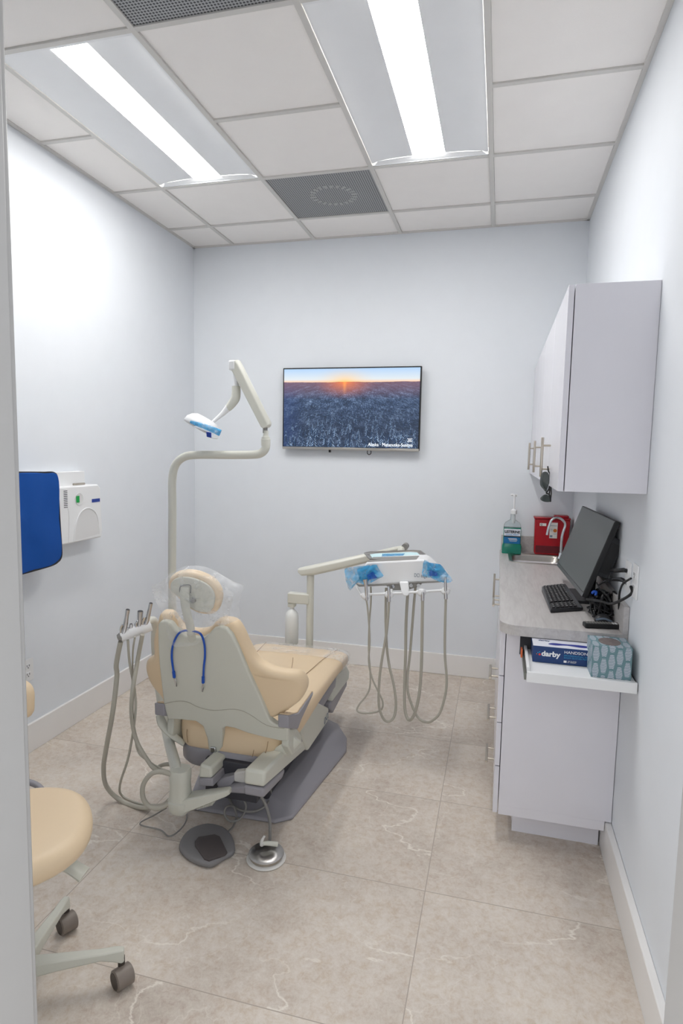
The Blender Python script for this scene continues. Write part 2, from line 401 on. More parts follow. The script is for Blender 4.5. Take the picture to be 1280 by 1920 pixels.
# ================================================================ SETTING
mk('floor', B(XL-.15, XR+.15, -1.2, Y0+.1, -.06, 0), 'floor', kind='structure')
mk('wall_back', B(XL-.1, XR+.1, Y0, Y0+.1, 0, H+.1), 'wall', kind='structure')
mk('wall_left', B(XL-.1, XL, YF-.12, Y0, 0, H+.1), 'wall', kind='structure')
mk('wall_right', B(XR, XR+.1, YF-.12, Y0, 0, H+.1), 'wall', kind='structure')
DL, DR = -.580, .186
fw = MB().box(XL, DL-.02, YF-.12, YF, 0, H+.1).box(DR+.02, XR, YF-.12, YF, 0, H+.1).box(DL-.02, DR+.02, YF-.12, YF, 2.2, H+.1)
mk('wall_front', fw, 'wall', kind='structure')
# door lining round the opening the picture is taken through
mk('trim_1', B(DL-.02, DL, YF-.14, YF+.004, 0, 2.2), 'jamb', kind='structure', bevel=.002)
mk('trim_2', B(DR, DR+.02, YF-.14, YF+.004, 0, 2.2), 'jamb', kind='structure', bevel=.002)
mk('trim_3', B(DL-.02, DR+.02, YF-.14, YF+.004, 2.18, 2.2), 'jamb', kind='structure')
for s_, x in (('trim_4', DL-.085), ('trim_5', DR+.005)):
    mk(s_, B(x, x+.08, YF+.004, YF+.016, 0, 2.27), 'jamb', kind='structure', bevel=.003)
# baseboards
BH = .15
def bb(name, mb): mk(name, mb, 'trim', kind='structure', bevel=.003)
bb('baseboard_back', B(XL+.016, .1, Y0-.016, Y0, 0, BH))
bb('baseboard_left', B(XL, XL+.016, YF, Y0, 0, BH))
bb('baseboard_right', B(XR-.024, XR, YF, 2.53, 0, BH))
# ceiling: grid lines and tiles
GX = [XL, -1.9503, -1.3348, -.7196, -.1062, XR]
GY = [YF, .82, 1.43, 2.047, 2.667, 3.2605, 3.8595, Y0]
T2 = .012
grid = MB()
for x in GX[1:-1]: grid.box(x-T2, x+T2, YF, Y0, H-.004, H+.02)
for y in GY[1:-1]:
    if y == GY[4]: grid.box(GX[0], GX[1], y-T2, y+T2, H-.0035, H+.02).box(GX[2], GX[3], y-T2, y+T2, H-.0035, H+.02).box(GX[4], GX[5], y-T2, y+T2, H-.0035, H+.02)
    else: grid.box(XL, XR, y-T2, y+T2, H-.0035, H+.02)
grid.box(XL, XL+.02, YF, Y0, H-.005, H+.02).box(XR-.02, XR, YF, Y0, H-.005, H+.02).box(XL, XR, Y0-.02, Y0, H-.005, H+.02).box(XL, XR, YF, YF+.02, H-.005, H+.02)
tiles = MB()
special = {(1, 3), (1, 4), (3, 3), (3, 4), (2, 5), (2, 2)}
for i in range(5):
    for j in range(7):
        if (i, j) in special: continue
        x0, x1, y0, y1 = GX[i]+.013, GX[i+1]-.013, GY[j]+.013, GY[j+1]-.013
        tiles.box(x0, x1, y0, y1, H+.004, H+.02)
tiles.box(XL-.1, XR+.1, YF-.12, Y0+.1, H+.1, H+.2)
ceilo = mk('ceiling', tiles, 'ceil', kind='structure')
mk('ceiling_grid', grid, 'grid', ceilo, bevel=.001)
def troffer(i, label):
    x0, x1, y0, y1 = GX[i]+T2+.002, GX[i+1]-T2-.002, GY[3]+T2+.002, GY[5]-T2-.002
    xm = (x0+x1)/2; t = thing('ceiling_light', (xm, (y0+y1)/2, H), label, 'ceiling light', 'ceiling lights')
    w = .081; e = .035; hz = .016
    mb = MB()
    for sg in (-1, 1):
        xo = x0 if sg < 0 else x1; xi = xm+sg*w
        prof = [(xo, H-.001), (xo-sg*.010, H-.001), (xo-sg*.03, H+.006), ((xo+xi)/2, H+.013), (xi, H+hz)]
        pr = [V((a, 0, b)) for a, b in prof]; up = [V((p.x, 0, p.z+.003)) for p in pr[::-1]]
        mb.ring([[V((p.x, y, p.z)) for p in pr+up] for y in (y0+.012, y1-e)])
    mb.box(x0, x1, y0, y0+.012, H-.001, H+.03).box(x0, x1, y1-.010, y1, H-.001, H+.03)
    ya, yb = y1-.010, y1-e
    mb.add([(x0+.01, ya, H), (x1-.01, ya, H), (xm+w, yb, H+hz), (xm-w, yb, H+hz)], [(0, 1, 2, 3)])
    mb.add([(x0+.01, ya, H), (xm-w, yb, H+hz), (x0+.03, yb, H+.006)], [(0, 1, 2)])
    mb.add([(x1-.01, ya, H), (xm+w, yb, H+hz), (x1-.03, yb, H+.006)], [(0, 1, 2)])
    mk('reflector', mb, 'reflector', t, smooth=True)
    mk('diffuser', MB().box(xm-w, xm+w, y0+.012, y1-e, H+hz, H+hz+.006), 'strip', t)
troffer(1, 'long recessed ceiling light on the left, above the wall-mounted white box')
troffer(3, 'long recessed ceiling light on the right, next to the cabinet side')
def vent(j, label):
    x0, x1, y0, y1 = GX[2]+T2+.001, GX[3]-T2-.001, GY[j]+T2+.001, GY[j+1]-T2-.001
    t = thing('ceiling_vent', ((x0+x1)/2, (y0+y1)/2, H), label, 'air vent')
    mk('perforated_panel', B(x0, x1, y0, y1, H+.002, H+.006), 'vent', t)
    return t, (x0+x1)/2, (y0+y1)/2
t, cx, cyy = vent(5, 'grey perforated air vent panel between the two lights, with round swirl ring showing')
ring = MB()
for k in range(22):
    a = 2*math.pi*k/22; c = V((cx+.02, cyy, H+.0005)); d = V((math.cos(a), math.sin(a), 0)); n_ = V((-d.y, d.x, 0))
    ring.prism([c+d*.105+n_*.008, c+d*.105-n_*.008, c+d*.14-n_*.011+n_*.004, c+d*.14+n_*.014], (0, 0, .001))
k = NT('faint_ring'); k.b.inputs['Base Color'].default_value = rgb(200, 202, 202); k.b.inputs['Alpha'].default_value = .7; M['faint'] = k.m
mk('swirl_ring', ring, 'faint', t)
vent(2, 'grey perforated air vent panel cut off by the top edge, left of the right light')

# ================================================================ TELEVISION
tx0, tx1, tz0, tz1, ty = -1.536, -.537, 1.582, 2.157, Y0-.06
tv = thing('television', ((tx0+tx1)/2, Y0, tz0), 'flat television on the back wall showing a snowy forest at sunrise', 'television')
mk('casing', B(tx0, tx1, ty, ty+.025, tz0, tz1).box(tx0+.15, tx1-.15, ty+.025, Y0-.008, tz0+.04, tz1-.12), 'black', tv, bevel=.003)
mk('bottom_bezel', B(tx0+.002, tx1-.002, ty-.003, ty+.02, tz0-.004, tz0+.014), 'stainless', tv, bevel=.002, label='silver strip below the screen')
bz = .009
quadobj('screen', [(tx0+bz, ty-.0005, tz0+.016), (tx1-bz, ty-.0005, tz0+.016), (tx1-bz, ty-.0005, tz1-bz), (tx0+bz, ty-.0005, tz1-bz)], 'screen', tv, .001)
k = NT('caption_white'); k.b.inputs['Emission Color'].default_value = (.8, .85, .9, 1); k.b.inputs['Emission Strength'].default_value = .8; M['cap'] = k.m
text('caption', 'Alaska · Matanuska-Susitna', .033, (tx1-.045, ty-.003, tz0+.028), (1, 0, 0), (0, 0, 1), 'cap', tv, 'RIGHT', width=.315)
mk('caption_icon', MB().box(tx1-.085, tx1-.048, ty-.003, ty-.0022, tz0+.082, tz0+.084).box(tx1-.085, tx1-.048, ty-.003, ty-.0022, tz0+.062, tz0+.064).box(tx1-.080, tx1-.053, ty-.003, ty-.0022, tz0+.068, tz0+.0705).box(tx1-.080, tx1-.053, ty-.003, ty-.0022, tz0+.0755, tz0+.078), 'cap', tv)
mk('cable_loop', MB().tube([(-.905, Y0-.03, tz0+.01), (-.908, Y0-.03, tz0-.022), (-.895, Y0-.03, tz0-.032), (-.882, Y0-.03, tz0-.022), (-.885, Y0-.03, tz0+.01)], .0028, 8), 'black', tv, smooth=True)
mk('mount_foot', B(-1.19, -1.178, Y0-.04, Y0-.02, tz0-.022, tz0), 'black', tv)
# snowy firs drawn on the screen, far to near
def firs():
    cols = [('fir_dark', rgb(12, 24, 42)), ('fir_mid', rgb(48, 74, 110)), ('fir_snow', rgb(158, 186, 220))]
    ms = []
    for n_, c in cols:
        q = NT(n_); q.b.inputs['Base Color'].default_value = (0, 0, 0, 1); q.b.inputs['Emission Color'].default_value = c; q.b.inputs['Emission Strength'].default_value = .8; ms.append(q.m)
    vs, fs, mi = [], [], []
    N = 230
    for i in range(N):
        t = (i/N); v = .60-.78*t**.85; u = random.uniform(.015, .985)
        hh = .03+.22*(t**1.3)*random.uniform(.6, 1.3); w = hh*.34*9/16*1.3
        y = ty-.0022-i*2e-6
        X = tx0+bz+(tx1-tx0-2*bz)*u; Z = tz0+.018+(tz1-tz0-.03)*v
        hw = hh*.56; ww = w*1.0
        L = 4 if hh < .06 else 6
        for l in range(L):
            zt = Z+hw*(1-l/L*.85); zb = Z+hw*(1-(l+1.35)/L*.85); wl = ww*.5*(l+1.2)/L
            zb = max(zb, tz0+.017); zt = max(zt, tz0+.017)
            if zb > zt: continue
            for side in (-1, 1):
                o = len(vs); vs += [(X, y, zt), (X+side*wl, y, zb), (X, y, zb+(zt-zb)*.3)]; fs.append((o, o+1, o+2)); mi.append(0 if side > 0 else 1)
                o = len(vs); j = random.uniform(.5, 1)
                vs += [(X, y-6e-7, zt), (X+side*wl, y-6e-7, zb+.0005), (X+side*wl*.45*j, y-6e-7, zb+(zt-zb)*.35)]; fs.append((o, o+1, o+2)); mi.append(2 if random.random() < .5 else 1)
    vs = [(min(max(a, tx0+bz), tx1-bz), b, c) for a, b, c in vs]
    mb = MB(); mb.add(vs, fs); 
    me = bpy.data.meshes.new('picture_trees'); org = wloc(tv); me.from_pydata([tuple(V(p)-org) for p in vs], [], fs)
    for m_ in ms: me.materials.append(m_)
    for p, q in zip(me.polygons, mi): p.material_index = q
    o = bpy.data.objects.new('picture_trees', me); COL.objects.link(o); o.parent = tv
firs()

# ================================================================ WALL CABINET
ux, uy0, uy1, uz0, uz1 = .222, 2.212, Y0-.002, 1.447, 2.143
uc = thing('wall_cabinet', ((ux+XR)/2, (uy0+uy1)/2, uz0), 'white wall cabinet mounted on the right wall above the counter', 'cabinet')
mk('body', B(ux, XR-.001, uy0, uy1, uz0, uz1), 'cab', uc, bevel=.001)
dy = [uy0-.001, 2.71, 3.20, 3.70, uy1]
hy = [2.655, 3.15, 3.70, None]
def bar_handle(parent, c, axis, L, off, r=.0058):
    c = V(c); a = V(axis)
    mb = MB().lathe(c-a*L/2, [(0, 0), (r*.9, 0), (r, .001), (r, L-.001), (r*.9, L), (0, L)], a, 14)
    for s in (-1, 1): mb.lathe(c+a*s*L*.30, [(r*.7, 0), (r*.7, off)], (1, 0, 0), 10)
    return mk('handle', mb, 'steel', parent, smooth=True, label='brushed metal bar handle')
for i in range(4):
    d = mk('door', B(ux-.022, ux-.003, dy[i]+.0015, dy[i+1]-.0015, uz0, uz1-.002), 'cab', uc, bevel=.0012)
    if hy[i]: bar_handle(d, (ux-.022-.033, hy[i]-(.05 if i == 0 else 0), 1.562), (0, 0, 1), .155 if i else .16, .033)
# sunglasses hanging from the nearest handle
gx, gy = .168, 2.575
sg = thing('sunglasses', (gx, gy, 1.385), 'dark tinted protective glasses hanging from the nearest wall cabinet handle', 'glasses')
Yg = 2.585
def gpt(u, v, y=Yg): return aty(u, v, y)
l1 = [(1014, 890), (1021, 884), (1028, 888), (1030, 902), (1026, 915), (1023, 922), (1018, 917), (1012, 908)]
l2 = [(1013, 933), (1021, 927), (1029, 930), (1031, 940), (1022, 941), (1014, 938)]
mk('lens', MB().pad(smoothline([gpt(*p) for p in l1]), (0, -1, 0), .004, .0018), 'lens', sg, smooth=True)
mk('lens', MB().pad(smoothline([gpt(*p) for p in l2]), (0, -1, 0), .004, .0018), 'lens', sg, smooth=True)
mk('frame', MB().tube([gpt(1030, 886), gpt(1031.5, 900), gpt(1029, 916), gpt(1024, 924), gpt(1029, 927), gpt(1031.5, 934), gpt(1031.5, 941)], .0032, 8), 'black', sg, smooth=True)
mk('temple', MB().tube([gpt(1026.5, 874), gpt(1028, 884), gpt(1031, 890, 2.6), gpt(1031, 912, 2.64), gpt(1029, 930, 2.67)], .0028, 8), 'black', sg, smooth=True)
mk('temple', MB().tube([gpt(1031, 940), gpt(1033, 925, 2.62), gpt(1032, 905, 2.66)], .0028, 8), 'black', sg, smooth=True)

# ================================================================ BASE CABINETS
CZ = .92; CT = .04; cf = .058; cy0 = 2.41
def base_cab(y0, y1, label, parts, end=False):
    t = thing('base_cabinet', ((cf+XR)/2, (y0+y1)/2, 0), label, 'cabinet', 'base cabinets under the counter')
    mb = B(cf, XR-.026 if end else XR-.002, y0, y1, .115, CZ-CT-.001)
    if end:   # side panel runs to the wall above the baseboard
        mb = B(cf, XR-.002, y0, y1, BH+.004, CZ-CT-.001).box(cf, XR-.026, y0, y1, .115, BH+.004)
    mk('body', mb, 'cab', t, bevel=.001)
    mk('plinth', B(cf+.06, XR-.03, y0+.085 if end else y0, y1, 0, .115), 'cab', t)
    for nm, z0, z1, h in parts:
        d = mk(nm, B(cf-.022, cf-.003, y0+.0015, y1-.0015, z0+.002, z1-.002), 'cab', t, bevel=.0012)
        if h == 'h': bar_handle(d, (cf-.022-.033, (y0+y1)/2, (z0+z1)/2+.005), (0, 1, 0), .165, .033)
        if h == 'v': bar_handle(d, (cf-.022-.033, y0+.12, z1-.09), (0, 0, 1), .165, .033)
    return t
c1 = base_cab(cy0, 2.99, 'white base cabinet with four drawer fronts at the near end of the counter', [('drawer', .694, .878, None), ('drawer', .5, .694, 'h'), ('drawer', .318, .5, 'h'), ('drawer', .117, .318, 'h')], True)
base_cab(2.992, 3.49, 'white base cabinet between the drawer cabinet and the sink cabinet', [('drawer', .694, .878, 'h'), ('door', .117, .694, None)])
base_cab(3.492, Y0-.004, 'white base cabinet below the sink against the back wall', [('door', .117, .878, 'v')])
# flat dark sheet on the end panel, painting the shade of the shelf recess
shx0, shx1 = .122, .462
mk('shelf_recess_shade', B(shx0-.012, shx1+.006, cy0-.0012, cy0+.002, .79, .872), 'gap', c1)
sh = thing('pull_out_shelf', ((shx0+shx1)/2, 2.3, .79), 'white shelf pulled out of the cabinet end below the counter', 'shelf')
mk('board', B(shx0+.006, .478, 2.155, cy0+.004, .79, .8145), 'white', sh, bevel=.001)
mk('front_lip', B(shx0+.004, .4815, 2.142, 2.155, .779, .816), 'white', sh, bevel=.001)
mk('side_wall', B(shx0+.004, shx0+.014, 2.155, cy0, .8145, .828), 'white', sh)
for xs_ in ((shx0-.004, shx0+.003), (.4785, .4835)):
    mk('slide', B(xs_[0], xs_[1], 2.148, cy0+.004, .785, .81), 'slide', sh, label='grey metal drawer slide')
mk('latch', B(shx0-.010, shx0-.004, 2.34, 2.37, .80, .832), 'orangep', sh, label='orange slide latch')

# counter top with sink cutout
sx0, sx1, sy0, sy1 = .100, .415, 3.765, 4.10
cx0, cyn = .030, 2.35
wt = thing('countertop', ((cx0+XR)/2, 3.2, CZ-CT), 'grey wood-look countertop with rounded front corner along the right wall', 'countertop')
r = .07; arc = [V((cx0+r-r*math.cos(a), cyn+r-r*math.sin(a), CZ-CT)) for a in [math.pi/2*k/8 for k in range(9)]]
mk('slab', MB().prism([V((cx0, sy0, CZ-CT))]+arc+[V((XR-.001, cyn, CZ-CT)), V((XR-.001, sy0, CZ-CT))], (0, 0, CT))
   .box(cx0, sx0, sy0, Y0-.001, CZ-CT, CZ).box(sx1, XR-.001, sy0, Y0-.001, CZ-CT, CZ).box(sx0, sx1, sy1, Y0-.001, CZ-CT, CZ), 'counter', wt)
mk('backsplash', MB().box(XR-.02, XR-.001, cyn, Y0-.001, CZ, CZ+.105).box(cx0+.006, XR-.02, Y0-.02, Y0-.001, CZ, CZ+.105), 'counter', wt, bevel=.001)
# sink
sk = thing('sink', ((sx0+sx1)/2, (sy0+sy1)/2, CZ-.13), 'small stainless steel sink set into the far end of the counter', 'sink')
def rr(x0, x1, y0, y1, rad, z, n=6):
    out = []
    for cx_, cy__, a0 in ((x1-rad, y1-rad, 0), (x0+rad, y1-rad, 90), (x0+rad, y0+rad, 180), (x1-rad, y0+rad, 270)):
        for k in range(n+1):
            a = math.radians(a0+90*k/n); out.append(V((cx_+rad*math.cos(a), cy__+rad*math.sin(a), z)))
    return out
mb = MB(); lv = [(-.018, .05, CZ+.001), (-.016, .05, CZ+.004), (.002, .05, CZ+.003), (.008, .055, CZ-.01), (.016, .06, CZ-.10), (.05, .06, CZ-.125), (.12, .03, CZ-.128)]
mb.ring([rr(sx0+i, sx1-i, sy0+i, sy1-i, rad, z) for i, rad, z in lv], cap=False)
mb.f.append(tuple(range(len(mb.v)-28, len(mb.v))))
mk('basin', mb, 'stainless', sk, smooth='all')
mk('drain', MB().lathe(((sx0+sx1)/2, (sy0+sy1)/2, CZ-.1275), [(0, 0), (.03, 0), (.03, .003), (.02, .001), (0, .001)]), 'chrome', sk, smooth=True)
fa = thing('faucet', (.405, 4.0, CZ), 'chrome gooseneck faucet at the sink', 'faucet')
pf = lambda u, v: aty(u, v, 4.0)
mk('spout', MB().tube([V((.402, 4.0, CZ+.004)), V((.403, 4.0, 1.06)), pf(1059, 985), pf(1054, 975), pf(1044, 970.5), pf(1034, 975), pf(1029.5, 985), pf(1027, 993), pf(1025, 1003)], [.009, .008, .0075, .0075, .0075, .0075, .0075, .0075, .008], 14), 'chrome', fa, smooth=True)
mk('base', MB().lathe((.402, 4.0, CZ), [(0, 0), (.024, 0), (.024, .006), (.014, .02), (.012, .04), (0, .04)]), 'chrome', fa, smooth=True)
mk('lever', MB().tube([V((.402, 3.985, CZ+.03)), V((.398, 3.965, CZ+.036))], .005, 10, 0), 'chrome', fa, smooth=True)
# sharps container
sy = 4.12
sc = thing('sharps_container', (.36, sy+.04, CZ), 'translucent red sharps container with white labels in the counter corner', 'container')
a0, a1 = .243, .462
mb = MB(); n4 = [(a0+.012, a1-.010, CZ+.0), (a0+.004, a1-.006, CZ+.01), (a0, a1, CZ+.235)]
mb.ring([[V((x0, sy, z)), V((x1, sy, z)), V((x1, sy+.085, z)), V((x0, sy+.085, z))] for x0, x1, z in n4])
mk('bin', mb, 'red', sc, bevel=.006)
mk('lid', MB().box(a0-.006, a1+.002, sy-.006, sy+.09, CZ+.235, CZ+.247).box(a0+.12, a1-.01, sy+.0, sy+.08, CZ+.247, CZ+.262), 'red', sc, bevel=.004)
mk('contents', MB().box(a0+.012, a1-.014, sy-.0006, sy-.0001, CZ+.012, CZ+.06), 'redd', sc, label='dark used contents in the bottom')
q = lambda x0, x1, z0, z1, y: [(x0, y, z0), (x1, y, z0), (x1, y, z1), (x0, y, z1)]
quadobj('small_label', q(.274, .315, CZ+.19, CZ+.208, sy-.002), 'labelw', sc)
text('label_text', 'Q', .016, (.278, sy-.004, CZ+.194), (1, 0, 0), (0, 0, 1), 'textk', sc, bold=.0004)
lb = quadobj('warning_label', q(.337, .385, CZ+.112, CZ+.215, sy-.002), 'labelw', sc)
mk('hazard_mark', MB().lathe((.371, sy-.003, CZ+.163), [(0, 0), (.0115, 0), (.0115, .001), (0, .001)], (0, -1, 0)), 'orange', lb)
mk('label_lines', MB().box(.34, .382, sy-.0036, sy-.003, CZ+.193, CZ+.196).box(.34, .354, sy-.0036, sy-.003, CZ+.17, CZ+.172).box(.34, .354, sy-.0036, sy-.003, CZ+.16, CZ+.162).box(.34, .356, sy-.0036, sy-.003, CZ+.118, CZ+.132).box(.362, .380, sy-.0036, sy-.003, CZ+.14, CZ+.142), 'textg', lb)
# mouthwash
mx, my = .103, 4.11
mw = thing('mouthwash_bottle', (mx, my, CZ), 'green mouthwash bottle with white pump on the counter corner', 'bottle')
def rbox(w, d, z, x=mx, y=my, rad=.012): return rr(x-w/2, x+w/2, y-d/2, y+d/2, min(rad, w/2-.001, d/2-.001), z, 4)
mk('liquid', MB().ring([rbox(.118, .056, CZ), rbox(.124, .06, CZ+.004), rbox(.124, .06, CZ+.05), rbox(.112, .058, CZ+.07), rbox(.112, .058, CZ+.172)]), 'green', mw, smooth=True)
mk('neck', MB().ring([rbox(.112, .058, CZ+.172), rbox(.108, .056, CZ+.19), rbox(.09, .05, CZ+.205), rbox(.034, .034, CZ+.225, rad=.016), rbox(.03, .03, CZ+.26, rad=.014)]), 'clear', mw, smooth=True)
pmp = mk('pump', MB().lathe((mx+.005, my, CZ+.20), [(.010, 0), (.011, .06), (.020, .062), (.020, .085), (.013, .092), (.005, .094), (.005, .175), (.011, .177), (.012, .19), (0, .191)]), 'white', mw, smooth=True)
mk('nozzle', MB().tube([(mx+.02, my, CZ+.384), (mx-.012, my-.002, CZ+.388), (mx-.018, my-.002, CZ+.384)], .006, 10), 'white', pmp, smooth=True)
yl = my-.0305
lbm = quadobj('label', q(mx-.052, mx+.052, CZ+.068, CZ+.165, yl), 'darbyw', mw)
quadobj('label_band', q(mx-.052, mx+.052, CZ+.068, CZ+.118, yl-.001), 'lblue', lbm)
quadobj('label_stripe', q(mx-.052, mx+.052, CZ+.112, CZ+.119, yl-.0018), 'textk', lbm)
text('brand_text', 'LISTERINE', .024, (mx, yl-.002, CZ+.138), (1, 0, 0), (0, 0, 1), 'textk', lbm, 'CENTER', bold=.0008, width=.096)
text('flavour_text', 'COOL MINT', .013, (mx, yl-.002, CZ+.123), (1, 0, 0), (0, 0, 1), 'teal', lbm, 'CENTER', width=.08)
mk('label_print', MB().box(mx-.025, mx+.03, yl-.003, yl-.0022, CZ+.1, CZ+.103).box(mx-.02, mx+.034, yl-.003, yl-.0022, CZ+.092, CZ+.095).box(mx-.015, mx+.03, yl-.003, yl-.0022, CZ+.084, CZ+.086), 'textw', lbm)

# ================================================================ MONITOR, MINI PC, KEYBOARD, MOUSE, REMOTE, CABLES
A = V((.315, 3.291, 1.0)); Bp = V((.351, 2.58, 1.0)); Tn = V((.4587, 2.5855, 1.3164)); Tf = Tn+(A-Bp)
mo = thing('monitor', (.36, 2.93, CZ), 'black computer monitor standing on the counter, screen turned to the left', 'monitor')
nrm = (Bp-A).cross(Tn-Bp).normalized()
if nrm.x > 0: nrm = -nrm
mk('casing', MB().prism([A, Bp, Tn, Tf], -nrm*.022), 'black', mo, bevel=.003)
e = (Bp-A).normalized(); u_ = (Tn-Bp).normalized()
def mp(a, b, off=0): return A+e*a*(Bp-A).length+u_*b*(Tn-Bp).length+nrm*off
k = NT('off_screen'); k.b.inputs['Base Color'].default_value = rgb(76, 80, 80); k.b.inputs['Roughness'].default_value = .38; M['off'] = k.m
quadobj('screen', [mp(.008, .055, .0005), mp(.992, .055, .0005), mp(.992, .985, .0005), mp(.008, .985, .0005)] , 'off', mo, .0008)
mk('logo_mark', MB().lathe(mp(.5, .027, .0006), [(0, 0), (.005, 0), (.005, .0008), (0, .0008)], nrm), 'steel', mo)
mk('bottom_bezel', MB().prism([mp(0, .0, .0005), mp(1, 0, .0005), mp(1, .05, .0005), mp(0, .05, .0005)], nrm*.001), 'blacks', mo)
mc = mp(.5, .45, -.022)
mk('stand', MB().tube([mc-nrm*.02, V((.435, 2.93, 1.08)), V((.43, 2.93, CZ+.012))], [.018, .02, .022], 12), 'black', mo, smooth=True)
mk('base', MB().ring([rr(.33, .46, 2.80, 3.06, .04, CZ+.0005), rr(.332, .458, 2.802, 3.058, .04, CZ+.012)]), 'black', mo, smooth=True)
pc = thing('mini_computer', (.45, 2.68, 1.05), 'black slim computer box fixed behind the monitor', 'computer')
P1 = [atp(u, v, Bp-nrm*.04+V((0, .04, 0)), V((0, -1, 0))) for u, v in ((1143.5, 1003), (1172, 1018), (1138, 1087), (1112, 1076))]
mk('case', MB().prism(P1, (0, .30, 0)), 'blacks', pc, bevel=.003)
mk('face_slots', MB().prism([p+(sum(P1, V((0, 0, 0)))/4-p)*f+V((0, -.001, 0)) for p, f in zip(P1, (.25, .25, .2, .2))], (0, .0005, 0)), 'black', pc)
# keyboard
kz = CZ+.002
K = [atz(1015.5, 1099, CZ+.03), atz(1060, 1094, CZ+.03), atz(1093, 1139, CZ+.015), atz(1031.5, 1143, CZ+.015)]
kb = thing('keyboard', (K[0]+K[2])/2+V((0, 0, CZ-((K[0]+K[2])/2).z)), 'black computer keyboard lying on the counter below the monitor', 'keyboard')
lo = [V((p.x, p.y, CZ+.001)) for p in K]
mk('body', MB().ring([lo, K]), 'blacks', kb, bevel=.004)
def kp(a, b): return K[0]*(1-a)*(1-b)+K[3]*a*(1-b)+K[1]*(1-a)*b+K[2]*a*b
marks = MB()
nb = [.05, .17, .32, .45, .58, .71, .84]
for ri in range(6):
    b0, b1 = nb[ri]+.008, nb[ri+1]-.008
    n = 17
    for ci in range(n):
        a0_, a1_ = .03+.94*ci/n+.004, .03+.94*(ci+1)/n-.004
        if ci == 13: continue
        c4 = [kp(a0_, b0), kp(a1_, b0), kp(a1_, b1), kp(a0_, b1)]
        cc = sum(c4, V((0, 0, 0)))/4
        mk('key', MB().ring([c4, [cc+(p-cc)*.82+V((0, 0, .006)) for p in c4]]), 'key', kb)
        marks.box(cc.x-.002, cc.x+.003, cc.y-.003, cc.y+.003, cc.z+.0061, cc.z+.0066)
mk('key_marks', marks, 'mark', kb)
# mouse
m0 = atz(1130, 1166, CZ); ms = thing('mouse', m0, 'black and grey computer mouse behind the remote control', 'mouse')
mb = MB(); rings = []
for t_ in range(9):
    a = t_/8; w = .026*math.sin(math.pi*(.12+.80*a))**.6; hh = .034*math.sin(math.pi*(.1+.82*a))**.8
    cxm = m0.x-.032+.064*a
    rings.append([V((cxm, m0.y+w*math.cos(q_), CZ+.001+max(0, hh*math.sin(q_)))) for q_ in [math.pi*j/8 for j in range(9)]])
mb.ring(rings); mk('shell', mb, 'blacks', ms, smooth='all')
mk('side_trim', MB().tube([(m0.x-.03, m0.y-.024, CZ+.012), (m0.x, m0.y-.029, CZ+.02), (m0.x+.03, m0.y-.022, CZ+.008)], .004, 8), 'textg', ms, smooth=True, label='grey side strip')
# remote
ra, rb_ = atz(1094, 1171, CZ+.01), atz(1169, 1174, CZ+.01)
rm = thing('remote_control', (ra+rb_)/2, 'black television remote control at the near end of the counter', 'remote control')
dv = (rb_-ra).normalized(); pv = V((-dv.y, dv.x, 0))
cc4 = [ra-pv*.018, rb_-pv*.018, rb_+pv*.018, ra+pv*.018]
mk('body', MB().prism([V((p.x, p.y, CZ+.001)) for p in cc4], (0, 0, .018)), 'black', rm, bevel=.004, seg=3)
bt = MB(); bw = MB()
L_ = (rb_-ra).length
for i in range(13):
    for j in (-1, 0, 1):
        c = ra+dv*(L_*(.07+.86*i/12))+pv*j*.01; c.z = CZ+.019
        (bw if i in (9, 10) and j < 1 else bt).box(c.x-.0035, c.x+.0035, c.y-.003, c.y+.003, c.z-.001, c.z+.0018)
mk('button_pad', bt, 'hosed', rm); mk('bright_buttons', bw, 'textw', rm)
# wall power plates
def plate(name, x, y0, y1, z0, z1, label, sgn=-1, cat='power outlet', group=None, rec=True):
    t = thing(name, (x, (y0+y1)/2, z0), label, cat, group)
    mk('cover_plate', B(min(x, x+sgn*.006), max(x, x+sgn*.006), y0, y1, z0, z1), 'white', t, bevel=.002)
    if rec:
        zc = (z0+z1)/2; yc = (y0+y1)/2
        for dz in (-1, 1):
            rz = zc+dz*(z1-z0)*.19
            rr_ = mk('receptacle', B(min(x, x+sgn*.008), max(x, x+sgn*.008), yc-.017, yc+.017, rz-.014, rz+.014), 'white', t, bevel=.003)
            mk('slots', MB().box(min(x, x+sgn*.0086), max(x, x+sgn*.0086), yc-.009, yc-.006, rz-.002, rz+.008).box(min(x, x+sgn*.0086), max(x, x+sgn*.0086), yc+.006, yc+.009, rz-.002, rz+.008).box(min(x, x+sgn*.0086), max(x, x+sgn*.0086), yc-.0025, yc+.0025, rz-.010, rz-.005), 'gap', rr_)
    return t
plate('wall_outlet', XR, 2.36, 2.45, 1.07, 1.185, 'white outlet plate nearest the monitor above the backsplash', rec=True)
plate('wall_outlet', XR, 2.245, 2.32, 1.075, 1.195, 'white outlet plate at the near end of the backsplash', rec=True)
plate('wall_outlet', XL, 2.438, 2.512, .372, .488, 'white outlet plate low on the left wall', 1)
